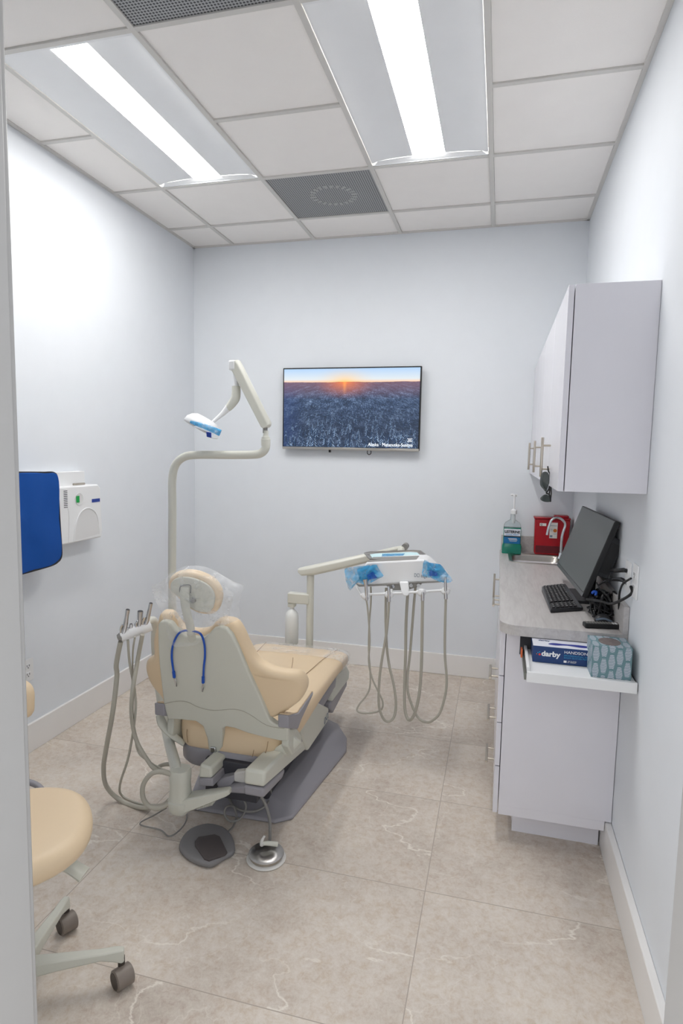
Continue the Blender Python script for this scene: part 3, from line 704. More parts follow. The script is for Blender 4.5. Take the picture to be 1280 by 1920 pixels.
# cables
def cable(name, pts, r, m, label, cat='cable', parent=None, group=None, seg=8):
    return mk(name, MB().tube(pts, r, seg, 6), m, parent, smooth=True, label=label, cat=cat, group=group)
cb = lambda u, v, y=2.45: aty(u, v, y)
cable('power_cable', [cb(1188, 1085, 2.30)+V((-.01, 0, 0)), cb(1180, 1086, 2.32), cb(1168, 1094, 2.36), cb(1162, 1108, 2.4), cb(1160, 1125, 2.42), cb(1160, 1142, 2.45)], .004, 'black', 'thin black cable curving down from the near outlet plate')
cable('power_cable', [cb(1188, 1100, 2.29)+V((-.01, 0, 0)), cb(1184, 1112, 2.31), cb(1165, 1125, 2.36), cb(1145, 1132, 2.44), cb(1125, 1127, 2.48), cb(1100, 1124, 2.55)], .0055, 'black', 'thick black cable looping from the near outlet to behind the monitor')
cable('power_cable', [V((XR-.012, 2.40, 1.15)), cb(1168, 1069, 2.45), cb(1152, 1070, 2.5), cb(1144, 1069, 2.6)], [.007, .009, .007, .004], 'black', 'black plug and cable in upper socket of the plate nearest the monitor')
cable('power_cable', [V((XR-.012, 2.41, 1.105)), cb(1165, 1087, 2.45), cb(1150, 1086, 2.5), cb(1135, 1089, 2.5), cb(1120, 1098, 2.52)], [.007, .009, .007, .004, .003], 'black', 'black plug and cable in lower socket of the plate nearest the monitor')
cable('data_cable', [cb(1118, 1092, 2.5), cb(1125, 1105, 2.48), cb(1138, 1117, 2.46), cb(1145, 1128, 2.45)], .003, 'black', 'thin black cable hanging in front of the tangled bundle')
bn = MB()
for i in range(26):
    pts = []; c = atz(1130, 1145, CZ+.03)
    for j in range(6):
        f_ = random.random()
        pts.append(V((c.x-.05+.10*random.random(), c.y-.05+.17*random.random(), CZ+.008+.10*random.random()**1.3)))
    bn.tube(pts, random.choice([.003, .004, .005]), 6, 5)
tag(mk('cable_bundle', bn, 'black', smooth=True), 'tangled black cables bundled behind the keyboard', 'cables', kind='stuff')
cable('cable_tie', [cb(1110, 1112, 2.50), cb(1113, 1109, 2.49), cb(1117, 1110, 2.49), cb(1116, 1116, 2.49)], .005, 'bibblue', 'blue tie on the tangled cables behind the monitor', 'cable tie')

# ================================================================ BOXES ON THE SHELF
SZ = .815
gb = thing('glove_box', (.26, 2.29, SZ), 'navy and white box of exam gloves on the pull-out shelf', 'box')
g0, g1, g2, g3 = .150, .375, 2.262, 2.40; gh = .876
gb.location = ((g0+g1)/2, (g2+g3)/2, SZ)
bx = MB().box(g0, g1, g2, g3, SZ, gh)
me = mk('carton', bx, 'darby', gb, bevel=.0008)
mk('top_panel', B(g0, g1, g2, g3, gh, gh+.0012), 'darbyw', gb, label='white top of the box')
op = smoothline([(g0+.055, g2+.030, gh+.0013), (g0+.075, g2+.046, gh+.0013), (g0+.115, g2+.044, gh+.0013), (g0+.15, g2+.048, gh+.0013), (g0+.19, g2+.044, gh+.0013), (g0+.20, g2+.030, gh+.0013), (g0+.17, g2+.020, gh+.0013), (g0+.12, g2+.031, gh+.0013), (g0+.08, g2+.021, gh+.0013)])
mk('opening', MB().prism(op, (0, 0, .0008)), 'nitr', gb)
yf = g2-.0006
text('top_brand', 'darby', .018, (g0+.022, g2+.062, gh+.0018), (1, 0, 0), (0, 1, 0), 'darby', gb, bold=.0003)
text('brand_text', 'darby', .026, (g0+.030, yf, SZ+.026), (1, 0, 0), (0, 0, 1), 'textw', gb, bold=.0009, width=.066)
for dx_, dz_, rr__, m_ in ((.024, .030, .0040, 'redtext'), (.018, .036, .0022, 'teal'), (.024, .039, .0020, 'teal'), (.014, .031, .0016, 'orange')):
    mk('logo_dot', MB().lathe((g0+dx_, yf, SZ+dz_), [(0, 0), (rr__, 0), (rr__, .0006), (0, .0006)], (0, -1, 0), 12), m_, gb)
text('title_text', 'HANDSON', .0145, (g0+.108, yf, SZ+.042), (1, 0, 0), (0, 0, 1), 'textw', gb, width=.078)
text('detail_text', 'PROFESSIONAL NITRILE', .0075, (g0+.108, yf, SZ+.032), (1, 0, 0), (0, 0, 1), 'teal', gb, width=.104)
text('detail_text', 'EXAM GLOVES POWDER', .0075, (g0+.108, yf, SZ+.024), (1, 0, 0), (0, 0, 1), 'teal', gb, width=.102)
quadobj('size_patch', q(g0+.108, g0+.118, SZ+.008, SZ+.016, yf), 'textw', gb)
text('size_text', '100 GLOVES\nBY WEIGHT', .0045, (g0+.121, yf, SZ+.0128), (1, 0, 0), (0, 0, 1), 'textw', gb, width=.03)
tb = thing('tissue_box', (.415, 2.265, SZ), 'square teal tissue box with pale leaf print beside the glove box', 'box')
h0, h1, h2, h3, hh = .338, .464, 2.165, 2.29, .925
me = bpy.data.meshes.new('carton')
mk('carton_core', B(h0+.0005, h1-.0005, h2+.0005, h3-.0005, SZ, hh-.0005), 'tissue', tb)
for c in ([(h0, h2, SZ), (h1, h2, SZ), (h1, h2, hh), (h0, h2, hh)], [(h0, h3, SZ), (h0, h2, SZ), (h0, h2, hh), (h0, h3, hh)], [(h0, h2, hh), (h1, h2, hh), (h1, h3, hh), (h0, h3, hh)]):
    quadobj('printed_side', c, 'tissue', tb, .0004)
mk('opening', MB().ring([[V(((h0+h1)/2+.036*math.cos(a), (h2+h3)/2+.045*math.sin(a), hh+dz)) for a in [2*math.pi*j/24 for j in range(24)]] for dz in (.0005, .0014)]), 'tissue_in', tb)

# ================================================================ LEFT WALL: X-RAY BOX, APRON
xw = thing('x_ray_control_box', (XL, 2.8, 1.05), 'white wall-mounted x-ray control box partly behind the blue apron', 'control box')
wx = XL+.085
mk('mount_plate', MB().box(XL, XL+.04, 2.42, 2.90, 1.345, 1.432), 'white', xw, bevel=.003)
body = [V((wx, 2.52, 1.052)), V((wx, 2.975, 1.052)), V((wx, 2.985, 1.09)), V((wx, 2.975, 1.335)), V((wx, 2.955, 1.357)), V((wx, 2.52, 1.357))]
mk('housing', MB().prism(body, (-.08, 0, 0)), 'white', xw, bevel=.008, seg=3)
arch = [V((wx+.001, 2.742, 1.062)), V((wx+.001, 2.748, 1.11)), V((wx+.001, 2.768, 1.17)), V((wx+.001, 2.805, 1.215)), V((wx+.001, 2.86, 1.230)), V((wx+.001, 2.915, 1.208)), V((wx+.001, 2.945, 1.16)), V((wx+.001, 2.955, 1.075))]
mk('arch_panel', MB().prism(smoothline(arch, 3, False)+[arch[0]], (-.002, 0, 0)), 'recess', xw)
mk('arch_rim', MB().tube(arch, .0035, 8), 'white', xw, smooth=True)
slots = MB()
for i in range(10): slots.box(wx, wx+.0008, 2.672, 2.70, 1.247+i*.0095, 1.2505+i*.0095)
mk('vent_slots', slots, 'gap', xw)
mk('knob_ring', MB().lathe((wx, 2.79, 1.285), [(0, 0), (.032, 0), (.032, .003), (.026, .001), (0, .001)], (1, 0, 0)), 'recess', xw, smooth=True)
mk('indicator_window', B(wx, wx+.004, 2.766, 2.79, 1.267, 1.303), 'ledgreen', xw, label='green indicator window')
quadobj('brand_label', [(wx+.0008, 2.895, 1.258), (wx+.0008, 2.965, 1.258), (wx+.0008, 2.965, 1.277), (wx+.0008, 2.895, 1.277)], 'btnblue', xw, label='small blue label')
mk('side_groove', MB().tube([(wx, 2.70, 1.245), (wx+.0005, 2.708, 1.2), (wx, 2.70, 1.06)], .0015, 6), 'recess', xw)
mk('hinge_pins', MB().tube([(XL+.06, 2.78, 1.364), (XL+.06, 2.87, 1.364)], .006, 8, 0), 'steel', xw, smooth=True)
# apron
ap = thing('lead_apron', (XL+.12, 2.3, .97), 'blue lead apron with black piping hanging on the left wall', 'apron')
ax_ = XL+.135
W2 = lambda u, v: atx(u, v, ax_)
ol = [V((ax_, 1.95, 1.445)), V((ax_, 2.1, 1.443)), V((ax_, 2.3, 1.443)), W2(80, 886.5), W2(98, 887), W2(104, 897), W2(106, 930), W2(109, 985), W2(112, 1030), W2(111, 1045), W2(105, 1053), W2(92, 1060), W2(50, 1072), W2(16, 1082), V((ax_, 2.1, .945)), V((ax_, 1.95, .945))]
mb = MB().pad(smoothline(ol, 4), (1, 0, 0), .016, .006, dome=.004)
for p in mb.v:
    if p.x > ax_: p.x += .004*math.sin(p.y*31+p.z*7)+.003*math.sin(p.z*23+p.y*13)
mk('cloth', mb, 'blue', ap, smooth='all')
mk('piping', MB().tube([p+V((.008, 0, 0)) for p in smoothline(ol[2:15], 2, False)], .0062, 8, 3), 'piping', ap, smooth=True, label='black edge piping')
mk('hanger_bar', MB().tube([(XL, 2.2, 1.41), (ax_-.004, 2.2, 1.41)], .008, 10, 0), 'white', ap)

# ================================================================ DENTAL CHAIR
X0 = -1.05
ch = thing('dental_chair', (X0, 2.7, 0), 'beige dental chair with grey back shell in the middle of the room', 'dental chair')
bpn = [atz(349, 1518, 0), atz(515, 1546, 0), atz(548, 1538, 0), atz(649, 1412, 0), atz(650, 1388, 0), atz(634, 1362, 0)]
base = smoothline([bpn[0]], 1) if False else bpn+[V((-.98, 3.30, 0)), V((-1.25, 3.28, 0)), V((-1.33, 3.1, 0)), V((-1.33, 2.5, 0))]
pl = MB(); top = [p*.0+p for p in base]
cb_ = V((-1.03, 2.75, 0))
pl.ring([[V((p.x, p.y, 0)) for p in base], [V((p.x, p.y, .016)) for p in base], [cb_+(V((p.x, p.y, 0))-cb_)*.9+V((0, 0, .03)) for p in base], [cb_+V(((p.x-cb_.x)*.62, (p.y-cb_.y)*.82, .075)) for p in base], [cb_+V(((p.x-cb_.x)*.58, (p.y-cb_.y)*.8, .075)) for p in base]])
mk('base_plate', pl, 'purple', ch, bevel=.01, seg=3, smooth=True)
# lifting mechanism under the frame
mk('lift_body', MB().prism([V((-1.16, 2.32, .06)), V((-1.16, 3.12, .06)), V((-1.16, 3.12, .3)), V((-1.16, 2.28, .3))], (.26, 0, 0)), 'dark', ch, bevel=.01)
# lower frame: two side beams, rear bridge, cross pieces
xo = -.80
mk('side_rail', MB().prism([atx(u, v, xo) for u, v in ((495, 1477), (574, 1406), (574, 1383), (562, 1372), (530, 1412), (497, 1447))], (-.085, 0, 0)), 'grey', ch, bevel=.012, seg=3)
mk('rail_bumper', MB().prism([atx(u, v, xo-.002) for u, v in ((495, 1497), (530, 1460), (536, 1441), (495, 1478))], (-.085, 0, 0)), 'purple', ch, bevel=.010, seg=3)
mk('side_rail', MB().prism([aty(u, v, 2.06) for u, v in ((374, 1432), (396, 1440), (397, 1460), (371, 1459))], (0, .45, -.03)), 'grey', ch, bevel=.010, seg=3)
mk('rail_bumper', MB().prism([aty(u, v, 2.058) for u, v in ((371, 1459), (398, 1460), (400, 1475), (372, 1474))], (0, .40, -.03)), 'purple', ch, bevel=.006, seg=3)
mk('rear_bumper', MB().prism([aty(u, v, 2.10) for u, v in ((404, 1478), (466, 1474), (466, 1490), (404, 1486))], (0, .12, 0)), 'purple', ch, bevel=.008, seg=3)
mk('rear_block', MB().prism([aty(u, v, 2.13) for u, v in ((438, 1449), (464, 1446), (464, 1471), (438, 1466))], (0, .08, 0)), 'ring', ch, bevel=.005, label='pale box at the rear of the frame')
mk('frame_shade_block', B(-1.12, -.89, 2.16, 2.6, .14, .30), 'dark', ch, bevel=.005)  # solid dark block, its colour stands for the shade inside the frame
# mid cover with model name, and toe block
mc_ = mk('side_cover', MB().prism([atx(u, v, -.79) for u, v in ((578, 1408), (614.7, 1353), (616.7, 1327), (590, 1314), (562, 1369))], (-.48, 0, 0)), 'grey', ch, bevel=.010, seg=3)
text('model_text', 'DCI', .045, V((-.7885, 2.86, .215)), (0, 1, .1), (0, 0, 1), 'textg', mc_, 'RIGHT')
mk('toe_block_upper', MB().prism([V((-.78, 2.92, .27)), V((-.78, 3.26, .262)), V((-.78, 3.30, .30)), V((-.82, 3.30, .36)), V((-.80, 2.96, .36))], (-.5, 0, 0)), 'grey', ch, bevel=.014, seg=3)
mk('toe_block_lower', MB().prism([V((-.79, 2.90, .235)), V((-.79, 2.96, .19)), V((-.79, 3.26, .225)), V((-.79, 3.26, .268)), V((-.79, 2.90, .272))], (-.48, 0, 0)), 'purple', ch, bevel=.01, seg=3)
# seat cushion: lofted sections along the chair
def seat_section(y, hw, zt, zb, xc=X0, n=28, e=.28):
    out = []
    for k in range(n):
        a = 2*math.pi*k/n; c, s = math.cos(a), math.sin(a)
        out.append(V((xc+hw*math.copysign(abs(c)**e, c), y, (zt+zb)/2+(zt-zb)/2*math.copysign(abs(s)**.55, s))))
    return out
secs = [(2.185, .11, .385, .345), (2.19, .155, .41, .32), (2.205, .195, .435, .305), (2.24, .225, .455, .298), (2.30, .25, .466, .30), (2.38, .268, .468, .31), (2.5, .277, .465, .34), (2.7, .28, .462, .37), (2.9, .285, .462, .385), (3.08, .288, .465, .385), (3.17, .285, .462, .37), (3.215, .275, .445, .36), (3.235, .255, .415, .37)]
sm = MB(); sm.ring([seat_section(y, w, a, b) for y, w, a, b in secs])
seat = mk('seat_cushion', sm, 'beige', ch, smooth='all', sub=1)
tb_ = lambda pts, r=.0022: MB().tube(pts, r, 6, 4)
mk('seat_seam', tb_([V((-.835, 3.2, .456)), V((-.86, 3.0, .4665)), V((-.88, 2.8, .4645)), V((-.90, 2.6, .465)), V((-.91, 2.4, .4685))], .0016), 'seam', seat)
mk('seat_seam', tb_([V((-1.265, 3.2, .456)), V((-1.24, 3.0, .4665)), V((-1.22, 2.8, .4645)), V((-1.2, 2.6, .465))], .0016), 'seam', seat)
mk('seat_seam', tb_([atz(549, 1233, .4655), atz(547, 1250, .466), atz(541, 1266, .466), atz(536, 1278, .466)], .0014), 'seam', seat)
for a_, b_, c_ in (((352, 1357), (350, 1375), (352, 1392)), ((482, 1380), (476, 1405), (473, 1420)), ((503, 1385), (500, 1404), (494, 1420))):
    mk('seat_seam', tb_([aty(*a_, 2.215), aty(*b_, 2.19), aty(*c_, 2.192)], .0016), 'seam', seat)
mk('seat_tray', MB().ring([seat_section(y, w, a, b) for y, w, a, b in [(2.185, .13, .32, .26), (2.195, .17, .325, .24), (2.23, .21, .33, .228), (2.35, .25, .34, .228), (3.0, .26, .38, .30), (3.1, .24, .38, .33)]]), 'purple', ch, smooth='all')
# backrest
TP, BT = V((X0, 2.03, .87)), V((X0, 2.17, .38))
sdir = (TP-BT).normalized(); bn_ = V((0, -sdir.z, sdir.y)); 
if bn_.y > 0: bn_ = -bn_
bP = lambda u, v, off=0: atp(u, v, BT+bn_*off, bn_)
cush = [(291, 1175), (296, 1156), (305, 1153), (317, 1156), (326, 1168), (336, 1182), (352, 1187), (372, 1188), (388, 1184), (398, 1174), (409, 1167), (428, 1168), (441, 1175), (452, 1192), (463, 1216), (478, 1242), (500, 1257), (525, 1267), (550, 1276), (562, 1288), (567, 1306), (560, 1323), (545, 1334), (520, 1347), (500, 1350), (450, 1352), (400, 1356), (350, 1345), (312, 1335), (300, 1312), (284, 1288), (274, 1264), (275, 1245), (289, 1234), (289, 1205)]
co = smoothline([bP(u-(5 if u < 300 and v > 1200 else 0), v, -.018) for u, v in cush], 3)
mb = MB().pad(co, -bn_, .062, .024, dome=.0)
mid = X0
for p in mb.v:   # wings wrap forward
    d_ = max(0, abs(p.x-(-1.04))-.20); p -= bn_*(d_*d_*(1.8 if p.x > mid else .5))
br = mk('backrest_cushion', mb, 'beige', ch, smooth='all')
shell = [(296, 1172), (300, 1166), (309, 1165), (320, 1171), (328, 1182), (346, 1193), (362, 1197), (379, 1198), (388, 1193), (399, 1181), (411, 1176.5), (424, 1180), (434, 1191), (446, 1216), (464, 1259), (487, 1309), (505, 1351), (515, 1359), (533, 1363), (540, 1366), (539, 1389), (527, 1390), (495, 1383), (464, 1375), (440, 1366), (424, 1363), (417, 1367), (416, 1401), (408, 1413), (391, 1408), (388, 1385), (380, 1362), (367, 1353), (340, 1350), (315, 1349), (308, 1330), (303, 1290), (298, 1243), (296, 1205)]
shp = [bP(u, v, 0) for u, v in shell]
dense = []
for i in range(len(shp)):
    a, b = shp[i], shp[(i+1) % len(shp)]; dense += [a, a.lerp(b, .5)]
mb = MB(); s_in = [p-bn_*.03 for p in dense]
mb.prism(dense, -bn_*.03)
shl = mk('back_shell', mb, 'grey', ch, bevel=.006, seg=3)
mk('shell_groove', tb_([bP(306, 1320, .001), bP(330, 1315, .001), bP(350, 1316, .001), bP(372, 1326, .001), bP(400, 1332, .001), bP(440, 1330, .001), bP(465, 1338, .001), bP(500, 1360, .001), bP(533, 1366, .001)], .0014), 'hose', shl)
mk('release_latch', MB().add([], []).box(*(lambda p: (p.x-.012, p.x+.012, p.y-.012, p.y+.004, p.z-.012, p.z+.012))(bP(401, 1404))), 'chrome', ch, bevel=.003, label='metal latch at the foot of the back shell')
mk('hinge_link', MB().tube([bP(412, 1410, -.02), bP(425, 1415, -.03), bP(434, 1420, -.05)], .010, 10), 'grey', ch, smooth=True)
mk('recline_lever', MB().tube([bP(410, 1425, -.03), bP(412, 1437, -.01), bP(419, 1452, 0)], [.014, .013, .010], 10, flat=(1, .5)), 'purple', ch, smooth=True)
# yoke and arm rests
mk('yoke_arm', MB().tube([aty(299, 1338, 2.2), aty(304, 1356, 2.2), aty(320, 1375, 2.2), aty(345, 1394, 2.22)], [.024, .026, .022, .016], 12, flat=(.5, 1)), 'grey', ch, smooth=True)
mk('yoke_arm', MB().tube([aty(556, 1385, 2.26), aty(545, 1396, 2.25), aty(530, 1407, 2.24), aty(512, 1416, 2.24), aty(495, 1424, 2.25)], [.024, .026, .028, .026, .02], 12, flat=(.55, 1)), 'grey', ch, smooth=True)
def armrest(sgn):
    mx_ = lambda p: V((2*X0-p.x+.025, p.y, p.z-.022)) if sgn < 0 else p
    pr = lambda pts, x, w: MB().prism([mx_(atx(u, v, x)) for u, v in pts], (-w*sgn, 0, 0))
    t = mk('armrest', pr(((541, 1342), (560, 1337), (588, 1297), (586, 1305), (565, 1350), (559, 1367), (541, 1366)), -.745, .045), 'purple', ch, bevel=.005, seg=3)
    mk('armrest_pad', pr(((541, 1339), (557, 1334), (585, 1295), (588, 1297), (560, 1336.5), (541, 1342)), -.75, .04), 'beige', t, bevel=.003)
    mk('armrest_post', pr(((543, 1366), (558, 1367), (566, 1380), (566, 1402), (548, 1416), (540, 1400)), -.765, .03), 'grey', t, bevel=.006)
armrest(1); armrest(-1)
# headrest
HC = aty(362, 1115, 1.99); hn = V((.10, -.97, -.12)).normalized()
hP = lambda u, v, off=0: atp(u, v, HC+hn*off, hn)
ho = [(313.5, 1101), (315, 1088), (324, 1078), (339, 1073.5), (354, 1073), (372, 1077), (391, 1086), (405, 1099), (412, 1115), (411, 1132), (406, 1146), (396, 1153), (378, 1153), (363, 1148), (345, 1136), (330, 1120), (317, 1108)]
mb = MB().pad(smoothline([hP(*p, -.01) for p in ho], 3), -hn, .05, .016)
hd = mk('headrest_cushion', mb, 'beige', ch, smooth='all')
def inset(pts, d):
    c = sum(pts, V((0, 0, 0)))/len(pts); return [p+(c-p).normalized()*d for p in pts]
hi = inset(smoothline([hP(*p, -.009) for p in ho], 3), .017)
mk('headrest_shell', MB().pad(hi, hn, .012, .005), 'grey', hd, smooth='all')
mk('headrest_bracket', MB().tube([hP(346, 1101, .012), hP(346, 1120, .018), hP(349, 1145, .02), hP(356, 1172, .012), bP(360, 1200, -.005), bP(362, 1215, -.02)], [.019, .0185, .018, .0175, .017, .015], 16, flat=(1, .45)), 'grey', ch, smooth=True)
mk('headrest_knob', MB().lathe(hP(363, 1125, .004), [(0, 0), (.010, 0), (.009, .012), (0, .013)], hn), 'hosed', ch, smooth=True)
mk('bracket_slot', MB().tube([hP(337, 1110, .012), hP(338, 1100, .02), hP(346, 1097, .022), hP(357, 1098, .02), hP(357, 1112, .012)], .0018, 6), 'dark', ch)
# arm-support cantilever under the seat for the assistant arm
mk('pivot_bracket', MB().prism([aty(405, 1470, 2.12), aty(408, 1462, 2.12), aty(425, 1458, 2.12), aty(446, 1452, 2.14), aty(446, 1458, 2.14), aty(432, 1475, 2.12), aty(420, 1482, 2.1), aty(410, 1481, 2.1)], (0, .05, 0)), 'purple', ch, bevel=.006)

# plastic covers
def bag(name, outline, off0, off1, plane, n, m, label, cat, amp=.012):
    t = thing(name, plane(*outline[0]), label, cat)
    for k_, off in enumerate((off0, off1)):
        P = smoothline([plane(u, v, off) for u, v in outline], 2)
        c = sum(P, V((0, 0, 0)))/len(P); mb = MB(); rings = []
        for f in (1, .86, .72, .58, .44, .3, .16):
            rr_ = []
            for i_, p in enumerate(P):
                j = amp*(1 if f < 1 else 0); ph = random.uniform(-1, 1)*j
                blend = 0 if f == 1 else 1
                rr_.append(c+(p-c)*f+n*(ph + (0 if blend else -off+ (off0+off1)/2)))
            rings.append(rr_)
        mb.ring(rings, cap=False); mb.f.append(tuple(range(len(mb.v)-len(P), len(mb.v))))
        mk('front_sheet' if k_ == 0 else 'rear_sheet', mb, m, t, smooth='all')
    return t
bo = [(297.5, 1091), (312, 1083), (325, 1074), (345, 1070), (372, 1072), (392, 1080), (412, 1092), (430, 1102), (447, 1109), (443, 1125), (438, 1148), (441, 1172), (420, 1178), (395, 1182), (380, 1196), (355, 1200), (338, 1200), (328, 1186), (322, 1160), (312, 1130), (302, 1112)]
bg = bag('headrest_cover', bo, .045, -.075, hP, hn, 'bag', 'crumpled clear plastic bag pulled over the headrest', 'plastic cover')
tc = thing('toe_cover', (X0, 3.2, .46), 'clear plastic sheet wrapped over the foot end of the chair', 'plastic cover')
mb = MB(); rings = []
for y, w, a, b in [(3.02, .291, .4685, .378), (3.10, .294, .47, .376), (3.18, .293, .468, .362), (3.225, .283, .455, .35), (3.252, .262, .42, .36)]:
    s_ = seat_section(y, w, a, b, n=48); rings.append([p+V((random.uniform(-1, 1), random.uniform(-1, 1), 0))*.0015 for p in s_])
mb.ring(rings, cap=False); mb.f.append(tuple(range(len(mb.v)-48, len(mb.v))))
mk('sheet', mb, 'toebag', tc, smooth='all')
# bib chain
bc = thing('bib_chain', bP(360, 1190), 'blue bib cord with metal clips draped over the back shell', 'bib cord')
mk('cord', MB().tube([bP(325.5, 1262, .006), bP(322, 1235, .006), bP(323, 1215, .006), bP(328, 1199, .007), bP(337, 1186, .012), bP(351, 1182, .02), bP(366, 1184, .02), bP(377, 1190, .012), bP(383, 1208, .007), bP(384, 1230, .006), bP(382, 1250, .006), bP(381, 1272, .006)], .0042, 10), 'bibblue', bc, smooth=True)
for (u, v, du) in ((325.5, 1262, 5), (381, 1272, -2)):
    cl = mk('clip', MB().tube([bP(u+.3*du, v+10, .006), bP(u+.6*du, v+16, .007), bP(u+du, v+25, .005)], [.0035, .005, .003], 8, flat=(1, .6)), 'chrome', bc, smooth=True, label='small metal clip')
    mk('clip_sleeve', MB().tube([bP(u-.2, v-3, .006), bP(u+.2*du, v+8, .006)], .0062, 10, 0), 'bibblue', cl, smooth=True)

# ================================================================ OPERATING LIGHT
yL = 2.62
Lp = lambda u, v, y=yL: aty(u, v, y)
li = thing('operating_light', (Lp(323, 1330).x, yL, .38), 'white dental operating light on a tall bent pole behind the chair', 'dental light')
pb = Lp(323, 1140); px0 = pb.x
mk('pole', MB().tube([V((-1.25, yL, .33)), V((px0+.08, yL, .34)), V((px0+.01, yL, .38)), V((px0, yL, .5)), V((px0, yL, .9)), Lp(323, 960), Lp(323, 900), Lp(329, 872), Lp(345, 857), Lp(370, 853), Lp(430, 853), Lp(475, 852.5), Lp(490, 849), Lp(498, 839), Lp(498, 820)], .0195, 18, 8), 'greyl', li, smooth=True)
mk('pole_collar', MB().lathe(Lp(498, 836), [(.021, 0), (.0215, .03), (.017, .034), (.012, .05), (.012, .07)], (0, 0, 1)), 'greyl', li, smooth=True)
s0, s1 = Lp(501, 800), Lp(440, 680)
ad = (s1-s0).normalized(); sd = ad.cross(V((0, 1, 0))).normalized()
if sd.x < 0: sd = -sd
rings = []
for f, w in ((-.01, .004), (.0, .018), (.03, .0235), (.5, .0245), (.93, .026), (1.0, .024), (1.01, .010)):
    c = s0.lerp(s1, f)
    rings.append([c+sd*w*a+V((0, 1, 0))*.024*b for a, b in ((-.9, -1), (.55, -1), (1, -.5), (1, .5), (.55, 1), (-.9, 1), (-1, 0))])
mk('spring_arm', MB().ring(rings), 'greyl', li, bevel=.003, seg=2)
tp = mk('arm_cap', MB().box(*(lambda p: (p.x-.022, p.x+.012, yL-.026, yL+.026, p.z-.03, p.z+.016))(Lp(440, 683))), 'white', li, bevel=.008, seg=3)
mk('knee_joint', MB().lathe(Lp(497, 812), [(.011, 0), (.011, .03)], (0, 0, 1)), 'hosed', li)
mk('yoke_tube', MB().tube([Lp(441, 692), Lp(442.5, 710), Lp(442.5, 727)], [.011, .012, .0125], 14), 'white', li, smooth=True)
mk('elbow', MB().tube([Lp(442.5, 724), Lp(442.5, 737), Lp(441, 747), Lp(434, 758), Lp(427, 766)], [.0195, .0205, .021, .0195, .016], 16), 'greyl', li, smooth=True)
mk('neck', MB().tube([Lp(428, 764), Lp(418, 775, yL-.01), Lp(405, 786, yL-.03), Lp(393, 797, yL-.05)], [.017, .012, .0085, .008], 12), 'white', li, smooth=True)
# lamp head: a shallow shell, open side down and to the left
hn2 = V((-.42, -.25, -.87)).normalized(); hc = Lp(378, 803, yL-.05); ha = V((.9, -.05, -.44)).normalized(); ha = (ha-hn2*ha.dot(hn2)).normalized(); hb = hn2.cross(ha)
def el(a, b, off): return [hc+ha*a*math.cos(t_)*(1 if math.cos(t_) > 0 else 1.05)+hb*b*math.sin(t_)+hn2*off for t_ in [2*math.pi*j/36 for j in range(36)]]
mk('lamp_head', MB().ring([el(.02, .02, -.052), el(.05, .045, -.05), el(.07, .062, -.038), el(.084, .078, -.018), el(.088, .084, .004), el(.084, .080, .008), el(.070, .068, .002)]), 'white', li, smooth='all')
mk('lens', MB().ring([el(.072, .070, .003), el(.02, .02, .0)]), 'lamp_lens', li, smooth='all')
sw = hc+V((.030, -.085, -.028)) 
mk('switch', MB().prism([Lp(386, 809, yL-.135), Lp(395, 811, yL-.135), Lp(396, 821, yL-.135), Lp(387, 819, yL-.135)], (0, .04, 0)), 'btnblue', li, bevel=.002, label='blue switch')
mk('side_panel', MB().prism([Lp(360, 800, yL-.134), Lp(386, 809, yL-.134), Lp(387, 819, yL-.134), Lp(400, 823, yL-.134), Lp(404, 810, yL-.12), Lp(396, 806, yL-.13), Lp(370, 797, yL-.13)], (0, .05, 0)), 'white', li, bevel=.003)
hf = thing('light_handle_film', Lp(385, 800, yL-.14), 'strip of blue barrier film on the operating light handle', 'barrier film')
mk('film', MB().tube([Lp(357, 791, yL-.14), Lp(375, 797, yL-.15), Lp(395, 804, yL-.15), Lp(413, 812, yL-.14)], [.006, .011, .013, .015], 12, flat=(.6, 1)), 'bluefilm', hf, smooth=True)

# ================================================================ DELIVERY UNIT
yD = 3.33
du = thing('delivery_unit', (-1.03, yD, .1), 'white instrument delivery unit on a grey post beyond the chair', 'delivery unit')
D = lambda u, v, y=2.92: aty(u, v, y)
pp = D(581, 1150, yD)
mk('post', MB().tube([V((pp.x, yD, .28)), V((pp.x, yD, .6)), V((pp.x, yD, D(581, 1078, yD).z))], .0215, 16, 0), 'greyl', du, smooth=True)
mk('post_foot', MB().box(pp.x-.05, pp.x+.05, 3.20, yD+.04, .25, .31), 'grey', du, bevel=.01)
mk('bottle_bracket', MB().box(D(541, 1110, yD).x, pp.x, yD-.025, yD+.025, D(541, 1129, yD).z, D(541, 1110, yD).z).box(D(541, 1110, yD).x+.0, D(554, 1110, yD).x, yD-.02, yD+.02, D(541, 1137, yD).z, D(541, 1129, yD).z), 'greyl', du, bevel=.006)
mk('arm_hinge', MB().lathe(V((pp.x, yD, D(581, 1085, yD).z)), [(.012, 0), (.012, .03), (.022, .035), (.022, .05)]), 'hosed', du, smooth=True)
def bararm(name, pts):
    rings = []
    for p, w, h_ in pts:
        rings.append([p+V((0, a*w, b*h_)) for a, b in ((-1, -.6), (-.7, -1), (.7, -1), (1, -.6), (1, .5), (.6, 1), (-.6, 1), (-1, .5))])
    mk(name, MB().ring(rings), 'greyl', du, bevel=.003)
bararm('spring_arm', [(D(560, 1069, yD), .022, .012), (D(567, 1071, yD), .03, .024), (D(590, 1068, yD), .032, .030), (D(640, 1057, yD+.02), .032, .029), (D(700, 1043, yD+.04), .030, .026), (D(740, 1031, yD+.06), .026, .018), (D(764, 1026, yD+.08), .022, .014)])
mk('arm_end_cap', MB().lathe(D(758, 1026, yD+.05), [(0, 0), (.018, 0), (.018, .06), (0, .06)], (0, 1, 0)), 'hosed', du, smooth=True)
